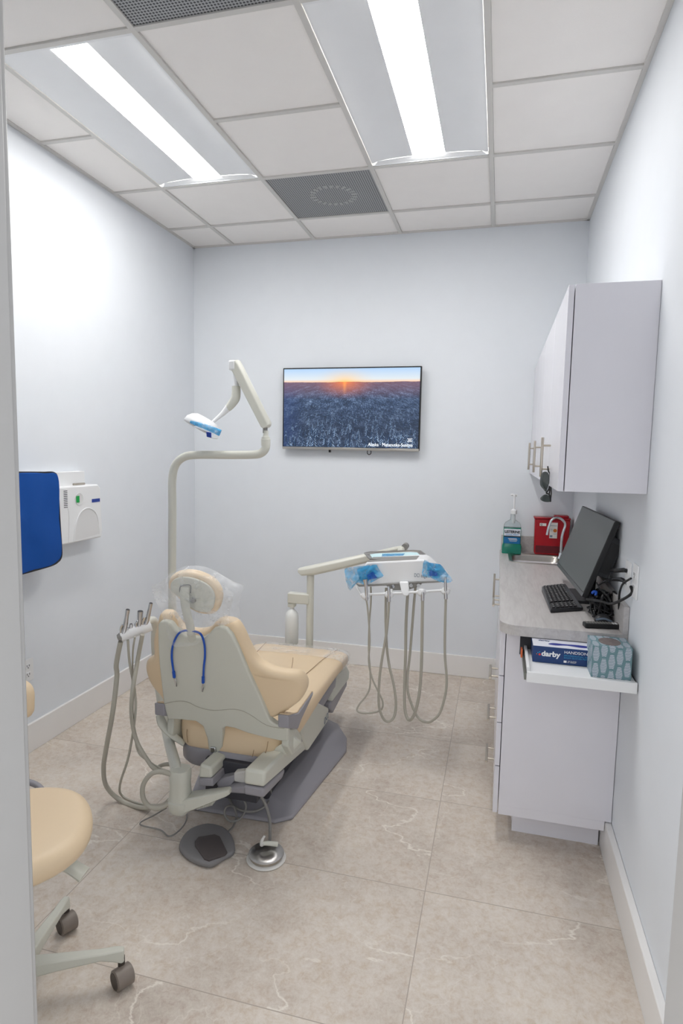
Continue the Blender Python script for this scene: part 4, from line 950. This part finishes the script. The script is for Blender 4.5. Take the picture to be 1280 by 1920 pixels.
mk('under_arm', MB().tube([D(752, 1030, yD+.05), D(750, 1045, yD-.05), D(750, 1055, 3.1), D(750, 1062, 2.95)], .02, 12), 'greyl', du, smooth=True)
# control head
hd0, hd1 = D(664, 1090), D(836, 1086)
top_ = [(686, 1054), (700, 1053), (750, 1051), (792, 1049), (800, 1053), (822, 1075), (836, 1083), (834, 1090), (815, 1091), (780, 1092), (740, 1095), (700, 1097), (672, 1098), (664, 1092), (668, 1085), (680, 1068)]
mb = MB(); 
mb.prism([D(u, v) for u, v in top_], (0, .16, 0))
head = mk('control_head', mb, 'white', du, bevel=.010, seg=3)
lowr = [(665, 1092), (672, 1089), (700, 1087), (740, 1083), (780, 1082), (815, 1084), (836, 1084), (834, 1091), (815, 1092.5), (780, 1094), (740, 1097), (700, 1099), (672, 1100)]
mk('underside_trim', MB().prism([D(u, v, 2.9185)+V((0, 0, -.001)) for u, v in [(666, 1094), (672, 1096), (700, 1095), (740, 1093), (780, 1090.5), (815, 1089.5), (835, 1088)]+lowr[7:]], (0, .17, 0)), 'hosed', du, bevel=.004)
mk('neck_block', MB().prism([D(690, 1051.5, 2.925), D(790, 1049, 2.925), D(792, 1053, 2.925), D(686, 1058, 2.925)], (0, .12, 0)), 'hosed', du, bevel=.004)
text('model_text', 'DCI edge', .026, D(776, 1081.5, 2.918), (1, 0, 0), (0, 0, 1), 'textg', head, width=.062)
mk('grip', MB().prism([D(748, 1091, 2.90), D(765, 1091, 2.90), D(767, 1114, 2.88), D(764, 1118, 2.88), D(756, 1118, 2.88), D(752, 1110, 2.88)], (0, .02, 0)), 'white', du, bevel=.006, seg=3)
mk('valve_block', MB().prism([D(722, 1097), D(790, 1093), D(788, 1099), D(765, 1106), D(735, 1107)], (0, .06, 0)), 'hosed', du, bevel=.004)
for u in (737, 771, 785): mk('knurled_knob', MB().lathe(D(u, 1099 if u < 760 else 1097, 2.91), [(0, 0), (.009, 0), (.009, .012), (0, .012)], (0, -1, 0), 14), 'chrome', du, smooth=True)
mk('holder_bar', MB().tube([D(675, 1115, 2.89), D(750, 1112, 2.89), D(842, 1106, 2.89)], .0065, 12, 4), 'white', du, smooth=True)
hx = [(685, 1116), (729, 1113.5), (790, 1110), (835, 1107.5)]
for u, v in hx:
    mk('holder', MB().lathe(D(u, v+8, 2.878), [(.010, 0), (.019, .008), (.021, .02), (.015, .034), (.010, .036)], (0, 0, 1), 20).tube([D(u-9, v, 2.89), D(u+9, v-1, 2.89)], .009, 10, 0), 'white', du, smooth=True)
mk('holder_link', MB().tube([D(734, 1099, 2.95), D(734, 1113, 2.9)], .008, 8, 0), 'white', du)
mk('holder_link', MB().tube([D(668, 1099, 2.98), D(676, 1114, 2.9)], .006, 8, 0), 'white', du)
# tray, paper
TRAY = [atz(693, 1053.5, 1.02), atz(805, 1047.5, 1.02), atz(787, 1034, 1.02), atz(680, 1038, 1.02)]
try_ = thing('instrument_tray', D(740, 1045), 'stainless instrument tray on top of the delivery unit', 'tray')
tpn = 2.88
c4 = [D(692, 1053, 2.86), D(805, 1047, 2.86), D(785, 1031, 3.14), D(674, 1036, 3.14)]
zt = sum(p.z for p in c4)/4
tz_ = 1.02
TA, TB, TC, TD = [V((q_.x, q_.y, tz_)) for q_ in (TRAY)]
def trq(i, z, r_=.12):
    c = (TA+TB+TC+TD)/4; P = [TA, TB, TC, TD]; out = []
    for k_ in range(4):
        p = P[k_]; a, b = P[k_-1], P[(k_+1) % 4]
        for t_ in range(6):
            f = t_/5; q0 = p.lerp(a, r_*(1-f)); q1 = p.lerp(b, r_*f); w_ = q0.lerp(p, .5*(1-abs(2*f-1))*0)+((q1-p)); w_ = p+(q0-p)+(q1-p)
            out.append(w_+(c-w_).normalized()*i+V((0, 0, z)))
    return out
mb = MB()
for dz_ in (0, -.002):
    mb.ring([trq(i, z+dz_) for i, z in ((0, .010), (.004, .011), (.012, .003), (.018, 0))], cap=False); mb.f.append(tuple(range(len(mb.v)-24, len(mb.v))))
mk('tray_pan', mb, 'stainless', try_, smooth='all')
tc_ = (TA+TB+TC+TD)/4
mk('tray_support', B(tc_.x-.07, tc_.x+.07, tc_.y-.05, tc_.y+.05, tz_-.03, tz_-.003), 'hosed', try_)
tp_ = thing('tray_paper', tc_, 'pale blue paper liner lying in the instrument tray', 'paper liner')
mk('sheet', MB().prism(trq(.034, .0012), (0, 0, .0015)), 'paper', tp_)
mk('sterile_pouch', MB().prism([TA.lerp(TB, a).lerp(TD.lerp(TC, a), b)+V((0, 0, .0035)) for a, b in ((.22, .25), (.55, .2), (.68, .7), (.30, .75))], (0, 0, .002)), 'bluefilm', tp_, label='clear blue pouch on the liner')
# barrier films
def film_obj(outline, dark, y, label, extra=None):
    t = thing('barrier_film', D(*outline[0], y), label, 'barrier film')
    P = smoothline([D(u, v, y+random.uniform(-.012, .012)) for u, v in outline], 2)
    c = sum(P, V((0, 0, 0)))/len(P); mb = MB()
    mb.ring([[c+(p-c)*f+V((0, random.uniform(-.006, .006), 0)) for p in P] for f in (1, .8, .6, .4, .2)], cap=False); mb.f.append(tuple(range(len(mb.v)-len(P), len(mb.v))))
    mk('sheet', mb, 'bluefilm', t, smooth='all')
    if extra:
        P = [D(u, v, y+.004) for u, v in extra]; mk('folded_layer', MB().prism(P, (0, .001, 0)), 'bluefilm', t)
    mk('dark_patch', MB().prism([D(u, v, y-.014) for u, v in dark], (0, .001, 0)), 'bluefilm2', t, label='deep blue printed patch')
film_obj([(646, 1066), (655, 1064), (672, 1062), (690, 1060), (705, 1059), (712, 1070), (719, 1080), (708, 1086), (695, 1093), (684, 1097), (672, 1092), (663, 1097), (656, 1108), (650, 1095), (647, 1080)], [(687, 1078), (699, 1072), (707, 1084), (690, 1087)], 2.895, 'torn blue barrier film on the left grip of the delivery unit', [(668, 1066), (700, 1060), (708, 1072), (690, 1090), (675, 1090)])
film_obj([(795, 1050), (803, 1053), (808, 1058), (825, 1058), (832, 1066), (840, 1077), (848, 1088), (838, 1093), (823, 1090), (808, 1084), (792, 1080), (792, 1065)], [(805, 1069), (819, 1073), (820, 1081), (804, 1079)], 2.895, 'torn blue barrier film on the right grip of the delivery unit', [(800, 1054), (825, 1058), (835, 1072), (820, 1085), (802, 1080)])
# water bottle
wb = D(547, 1170, yD)
bt_ = thing('water_bottle', (wb.x, yD, D(547, 1207, yD).z), 'translucent white water bottle hanging on the delivery unit post', 'bottle')
z0b, z1b = D(547, 1207, yD).z, D(547, 1137, yD).z; hb_ = z1b-z0b
mk('bottle_body', MB().lathe((wb.x, yD, z0b), [(0, 0), (.036, 0), (.040, .006), (.040, hb_*.72), (.036, hb_*.82), (.022, hb_*.9), (.013, hb_*.94), (.013, hb_)], seg=32), 'bottle', bt_, smooth=True)
mk('water', MB().lathe((wb.x, yD, z0b+.002), [(0, 0), (.034, 0), (.038, .006), (.038, hb_*.42), (0, hb_*.42)], seg=32), 'bottle', bt_, smooth=True)
mk('cap', MB().lathe((wb.x, yD, z1b-.004), [(.015, 0), (.015, .014), (0, .014)]), 'white', bt_, smooth=True)
# handpieces with hoses
def hp(label, prof_pts, hose, mtl, tip, r=.0048, body=(.0065, .009, .008)):
    t = thing('dental_handpiece', prof_pts[0], label, 'handpiece', 'handpieces on the delivery unit')
    mk('body', MB().tube(prof_pts, list(body), 14, 4), mtl, t, smooth=True)
    if tip: mk('tip', MB().tube([prof_pts[-1], prof_pts[-1]+(prof_pts[-1]-prof_pts[0]).normalized()*tip], [.006, .003], 10, 0), 'chrome', t, smooth=True)
    mk('hose', MB().tube(hose, r, 10, 6), 'hose', t, smooth=True, label='grey rubber hose')
def hs(pts, y=2.87, back=2.97):
    n = len(pts); return [D(u, v, y+(back-y)*(max(0, i/(n-1)-.35)/.65)) for i, (u, v) in enumerate(pts)]
hp('metal syringe handpiece at the left end of the delivery unit', [D(687, 1126, 2.865), D(686, 1100, 2.865), D(684, 1086, 2.865)], hs([(687, 1126), (690, 1150), (693, 1200), (691, 1240), (697, 1270), (708, 1295), (717, 1315), (715, 1330), (700, 1336), (680, 1337), (669, 1332), (674, 1320), (686, 1305), (693, 1289), (694, 1262), (691, 1220), (692, 1170), (695, 1130), (695, 1100)]), 'tool', 0, .0045, (.007, .0085, .012))
hp('black banded handpiece second from left on the delivery unit', [D(729, 1128, 2.865), D(729, 1112, 2.865), D(728.5, 1104, 2.865)], hs([(729, 1128), (727, 1160), (723, 1195), (716, 1235), (711, 1275), (710, 1320), (717, 1345), (727, 1353), (738, 1345), (742, 1320), (738, 1285), (730, 1250), (725, 1215), (723, 1170), (723, 1130), (724, 1102)]), 'tool', .012, .0065, (.009, .009, .007))
hp('short grey handpiece third from left on the delivery unit', [D(792, 1126, 2.865), D(792, 1115, 2.865), D(792, 1110, 2.865)], hs([(792, 1126), (791, 1180), (790, 1240), (787, 1290), (781, 1325), (773, 1346), (765, 1349), (759, 1330), (758, 1290), (760, 1230), (761, 1170), (763, 1130), (765, 1100)]), 'tool', 0, .0075, (.009, .009, .008))
hp('tall metal handpiece at the right end of the delivery unit', [D(835.5, 1123, 2.865), D(835, 1105, 2.865), D(834.5, 1090, 2.865)], hs([(835.5, 1123), (834, 1180), (834, 1230), (837, 1270), (835, 1300), (825, 1335), (812, 1350), (800, 1354), (785, 1347), (773, 1325), (764, 1295), (764, 1265), (768, 1230), (772, 1180), (776, 1130), (779, 1098)]), 'tool', .02, .0062, (.0085, .008, .0055))

# ================================================================ ASSISTANT ARM
yH = 2.03
aa = thing('assistant_arm', (aty(340, 1500, yH).x, yH, .1), 'grey-green assistant arm with upright post left of the chair', 'instrument arm')
Hh = lambda u, v, y=yH: aty(u, v, y)
hc_ = Hh(338, 1480)
mk('swivel_hub', MB().ring([rr(hc_.x-w, hc_.x+w, yH-w, yH+w, w*.75, z) for w, z in ((.030, Hh(340, 1522, yH).z), (.042, Hh(340, 1515).z), (.046, Hh(340, 1502).z), (.046, Hh(340, 1498).z), (.041, Hh(340, 1496).z), (.037, Hh(340, 1470).z), (.040, Hh(340, 1448).z), (.036, Hh(340, 1441).z))]), 'grey', aa, smooth=True)
a0_, a1_ = Hh(345, 1506), Hh(427, 1484, 2.06)
rings = []
for f, w, h_ in ((0, .038, .032), (.5, .030, .022), (.85, .024, .014), (1, .020, .012), (1.06, .010, .010)):
    c = a0_.lerp(a1_, f); rings.append([c+V((0, a*w, b*h_)) for a, b in ((-1, -.8), (-.8, -1), (.8, -1), (1, -.8), (1, .8), (.8, 1), (-.8, 1), (-1, .8))])
mk('lower_arm', MB().ring(rings), 'grey', aa, bevel=.004, seg=3)
rib = MB()
for i in range(12):
    c = a0_.lerp(a1_, .38+.03*i)+V((0, -.029, -.02)); rib.box(c.x-.001, c.x+.001, c.y, c.y+.04, c.z-.008, c.z+.004)
mk('arm_ribs', rib, 'grey', aa)
mk('post', MB().tube([Hh(332, 1448), Hh(326, 1425, 2.10), Hh(317, 1392, 2.22), Hh(310, 1360, 2.28), Hh(301, 1310, 2.31), Hh(293, 1250, 2.31), Hh(290, 1200, 2.30), Hh(291, 1172, 2.28), Hh(286, 1162, 2.23), Hh(272, 1168, 2.15)], [.0235, .0225, .022, .021, .0185, .0165, .0165, .0165, .015, .013], 16), 'greyl', aa, smooth=True)
b0, b1 = Hh(226, 1194, 2.06), Hh(283, 1173, 2.14)
mk('holder_bar', MB().tube([b0, b0.lerp(b1, .5), b1], [.0225, .0225, .0225], 16, 1, flat=(.75, 1)), 'white', aa, smooth=True, label='white instrument holder')
mk('end_cap', MB().lathe(b0, [(0, -.014), (.012, -.012), (.0175, 0), (.0175, .002)], (b1-b0)), 'hosed', aa, smooth=True)
def sip(label, f, top_uv, h_, rs, hose, r, m='tool'):
    c = b0.lerp(b1, f); tpv = Hh(*top_uv, c.y)
    t = thing('suction_handpiece', c, label, 'handpiece', 'suction handpieces in the assistant holder')
    bd = mk('body', MB().tube([c+V((0, -.004, .006)), c.lerp(tpv, .35), c.lerp(tpv, .75), tpv], rs, 14, 4), m, t, smooth=True)
    mk('lever', MB().tube([c.lerp(tpv, .05)+V((-.006, -.012, .01)), c.lerp(tpv, .2)+V((-.008, -.012, .012)), c.lerp(tpv, .35)+V((-.004, -.010, .01))], .005, 8), 'chrome', bd, smooth=True)
    mk('tip_opening', MB().lathe(tpv, [(0, 0), (rs[-1]*.8, 0), (rs[-1]*.8, .0015), (0, .0015)], (tpv-c)), 'dark', bd)
    mk('hose', MB().tube(hose, r, 10, 6), 'hose', t, smooth=True, label='grey rubber hose')
fz = lambda u, v, z=.012: atz(u, v, z)
sip('leftmost metal suction tip in the white assistant holder', .10, (239.5, 1143), .1, [.012, .010, .0075, .0085], [Hh(226, 1203, 2.06), Hh(218, 1246, 2.07), Hh(219, 1269, 2.08), Hh(211, 1337, 2.05), Hh(199, 1403, 2.11), Hh(194, 1442, 2.15), Hh(200, 1475, 2.18), fz(225, 1500), fz(262, 1514), fz(300, 1512, .06), Hh(318, 1500, 2.05)], .0098)
sip('short metal valve second from left in the assistant holder', .34, (245.5, 1170), .03, [.010, .009, .007, .006], [Hh(239.7, 1200, 2.07), Hh(243, 1243, 2.08), Hh(253, 1300, 2.11), Hh(253, 1345, 2.07), Hh(241, 1418, 2.13), Hh(225, 1470, 2.17), fz(229, 1492), fz(262, 1507), fz(300, 1509, .07), Hh(318, 1497, 2.05)], .005)
sip('metal water syringe third from left in the assistant holder', .60, (263, 1146), .1, [.009, .010, .011, .012], [Hh(253, 1194, 2.07), Hh(249, 1223, 2.09), Hh(248, 1284, 2.11), Hh(246, 1324, 2.05), Hh(251, 1365, 2.07), Hh(258, 1408, 2.09), Hh(275, 1425, 2.08), Hh(300, 1440, 2.06), Hh(322, 1448, 2.03)], .0038)
sip('rightmost metal suction tip in the assistant holder, tall and slim', .82, (283, 1131), .1, [.010, .009, .0075, .0075], [Hh(267, 1190, 2.09), Hh(257, 1243, 2.10), Hh(248, 1300, 2.05), Hh(247, 1345, 2.07), Hh(256, 1389, 2.08), Hh(277, 1426, 2.07), Hh(291, 1442, 2.05), Hh(318, 1452, 2.10)], .0085)
cable('supply_hose', [Hh(320, 1452, 2.0), Hh(305, 1447, 1.99), Hh(285, 1450, 1.98), Hh(269, 1470, 1.97), Hh(268, 1495, 1.97), Hh(280, 1512, 1.98), Hh(300, 1515, 1.99), Hh(318, 1505, 2.0)], .0095, 'hose', 'thick grey hose looped beside the swivel hub of the assistant arm', 'hose', seg=12)
cable('supply_hose', [Hh(330, 1440, 2.06), Hh(318, 1433, 2.1), Hh(300, 1436, 2.12), Hh(292, 1446, 2.1)], .008, 'hose', 'short grey hose curling over the top of the swivel hub', 'hose', seg=10)
cable('floor_cable', [fz(312, 1515), fz(290, 1528), fz(262, 1545), fz(300, 1556), fz(318, 1568), fz(340, 1553), fz(350, 1533), fz(346, 1508)], .003, 'hosed', 'thin grey cable looped on the floor under the assistant arm', 'cable')

# ================================================================ FOOT CONTROLS
fo = [(336, 1590), (345, 1572), (362, 1559), (390, 1552), (418, 1558), (433, 1572), (440, 1590), (438, 1606), (420, 1616), (398, 1629), (380, 1628), (355, 1618), (338, 1602)]
fp = thing('foot_pedal', atz(390, 1592, 0), 'dark grey flat foot pedal on the floor behind the chair', 'foot pedal')
mk('pedal_body', MB().pad(smoothline([atz(u, v, .001) for u, v in fo], 3), (0, 0, 1), .024, .012), 'pedal', fp, smooth='all')
pt = [(365, 1580), (372, 1572), (402, 1567), (412, 1571), (426, 1600), (422, 1605), (392, 1616), (383, 1613), (366, 1588)]
mk('pedal_pad', MB().pad([atz(u, v, .024) for u, v in pt], (0, 0, 1), .008, .003, both=False), 'pedaltop', fp, smooth=True, angle=50)
mk('pedal_cable', MB().tube([atz(424, 1562, .02), atz(437, 1550, .01), atz(443, 1530, .02), atz(437, 1512, .05), atz(424, 1513, .07), atz(421, 1528, .04), atz(432, 1540, .02), atz(450, 1535, .02), atz(461, 1515, .05), atz(455, 1497, .09), atz(440, 1490, .12)], .0045, 8, 8), 'hosed', fp, smooth=True)
dc = atz(499, 1610, .0)
fd = thing('foot_control', V((dc.x, dc.y, 0)), 'round polished steel foot control with white rim behind the chair', 'foot pedal')
mk('rim', MB().lathe((dc.x, dc.y, .0), [(0, .0), (.072, 0), (.076, .005), (.070, .010), (0, .010)], seg=48), 'ring', fd, smooth=True)
mk('skirt', MB().lathe((dc.x, dc.y, .010), [(.062, 0), (.062, .012), (.0, .012)], seg=48), 'steel', fd, smooth=True)
mk('disc', MB().lathe((dc.x, dc.y, .022), [(.066, 0), (.068, .002), (.067, .004), (.02, .006), (0, .0065)], seg=64), 'disc', fd, smooth='all')
bk = atz(490, 1580, .05)
mk('hose_bracket', MB().tube([atz(487, 1582, .05), atz(500, 1581, .05), atz(520, 1583, .04)], [.008, .009, .010], 10), 'grey', fd, smooth=True)
mk('toggle', MB().tube([atz(491, 1586, .05), atz(491, 1576, .06), atz(496, 1567, .075)], [.006, .006, .004], 8), 'ring', fd, smooth=True)
mk('control_hose', MB().tube([atz(505, 1581, .045), atz(506, 1565, .03), atz(506, 1545, .05), atz(503, 1525, .08), atz(496, 1505, .12), atz(488, 1492, .15)], .0062, 10, 8), 'hosed', fd, smooth=True)
cable('floor_cable', [atz(506, 1475, .12), atz(507, 1492, .06), atz(500, 1508, .05), atz(482, 1520, .04), atz(460, 1521, .04), atz(440, 1513, .04), atz(430, 1497, .05), atz(432, 1482, .1)], .005, 'hosed', 'grey cable coiled on the base plate under the chair rear', 'cable')

# ================================================================ STOOL
sc0 = V((-1.245, 1.286, 0))
st = thing('rolling_stool', sc0, 'beige rolling stool with grey five-star base at the left edge', 'stool')
so = []
for k in range(40):
    a = 2*math.pi*k/40
    so.append(sc0+V((.195*math.cos(a)*(1+.06*math.cos(3*a)), .22*math.sin(a), .455)))
mk('seat', MB().pad(so, (0, 0, 1), .075, .036, dome=.003), 'beige', st, smooth='all')
mk('seat_pan', MB().lathe(sc0+V((0, 0, .43)), [(0, 0), (.12, 0), (.16, .02), (.17, .03), (0, .03)]), 'grey', st, smooth=True)
mk('column', MB().lathe(sc0+V((0, 0, .08)), [(.03, 0), (.03, .18), (.02, .18), (.02, .36)]), 'grey', st, smooth=True)
mk('adjust_lever', MB().tube([sc0+V((.03, .06, .40)), sc0+V((.09, .09, .375)), sc0+V((.145, .10, .345))], [.014, .026, .030], 12, flat=(1, .5)), 'grey', st, smooth=True)
mk('back_post', MB().tube([sc0+V((-.20, .05, .44)), sc0+V((-.30, .20, .46)), sc0+V((-.32, .24, .56)), sc0+V((-.32, .22, .76))], .014, 12), 'purple', st, smooth=True)
mk('back_support', MB().tube([sc0+V((-.28, .16, .47)), sc0+V((-.25, .28, .46)), sc0+V((-.19, .30, .45)), sc0+V((-.12, .26, .44)), sc0+V((-.02, .18, .44))], .010, 10), 'purple', st, smooth=True)
bpad = [aty(47, 1300, 1.52), aty(49, 1325, 1.52), aty(44, 1350, 1.52), aty(10, 1352, 1.52), aty(-30, 1345, 1.52), aty(-35, 1290, 1.52), aty(10, 1278, 1.52), aty(34, 1284, 1.52)]
mk('back_pad', MB().pad(smoothline(bpad, 3), (0, 1, 0), .05, .022), 'beige', st, smooth='all')
cast = [V((-1.011, 1.424, 0)), V((-1.305, 1.552, 0))]
base_a = math.atan2(cast[0].y-sc0.y, cast[0].x-sc0.x)
for k in range(5):
    a = base_a+2*math.pi*k/5; d = V((math.cos(a), math.sin(a), 0)); n_ = V((-d.y, d.x, 0)); R_ = .272
    rings = []
    for f, w, z0, z1 in ((.0, .028, .085, .125), (.35, .021, .088, .118), (.8, .016, .088, .108), (.94, .015, .075, .108), (1.0, .013, .066, .106), (1.03, .010, .066, .104)):
        c = sc0+d*R_*f; rings.append([c+n_*w+V((0, 0, z0)), c-n_*w+V((0, 0, z0)), c-n_*w*.8+V((0, 0, z1)), c+n_*w*.8+V((0, 0, z1))])
    mk('leg', MB().ring(rings), 'grey', st, bevel=.004)
    ct = sc0+d*R_; ra_ = a+1.15 if k else a+.55
    ax2 = V((math.cos(ra_+math.pi/2-1.2), math.sin(ra_+math.pi/2-1.2), 0)) if k else V((.50, .86, 0)).normalized()
    if k == 1: ax2 = V((.45, .9, 0)).normalized()
    o_ = ct+V((.012, -.012, 0))
    cs = mk('caster', MB().lathe(o_-ax2*.026+V((0, 0, .029)), [(0, 0), (.025, 0), (.029, .003), (.029, .049), (.025, .052), (0, .052)], ax2, 28), 'caster', st, smooth=True, label='brown-grey twin wheel caster')
    mk('wheel_face', MB().lathe(o_-ax2*.0275+V((0, 0, .029)), [(0, 0), (.023, 0), (.024, .003), (0, .003)], ax2, 28), 'casterd', cs, smooth=True)
    mk('stem', MB().lathe(ct+V((0, 0, .05)), [(.010, 0), (.010, .03)]), 'casterd', cs)
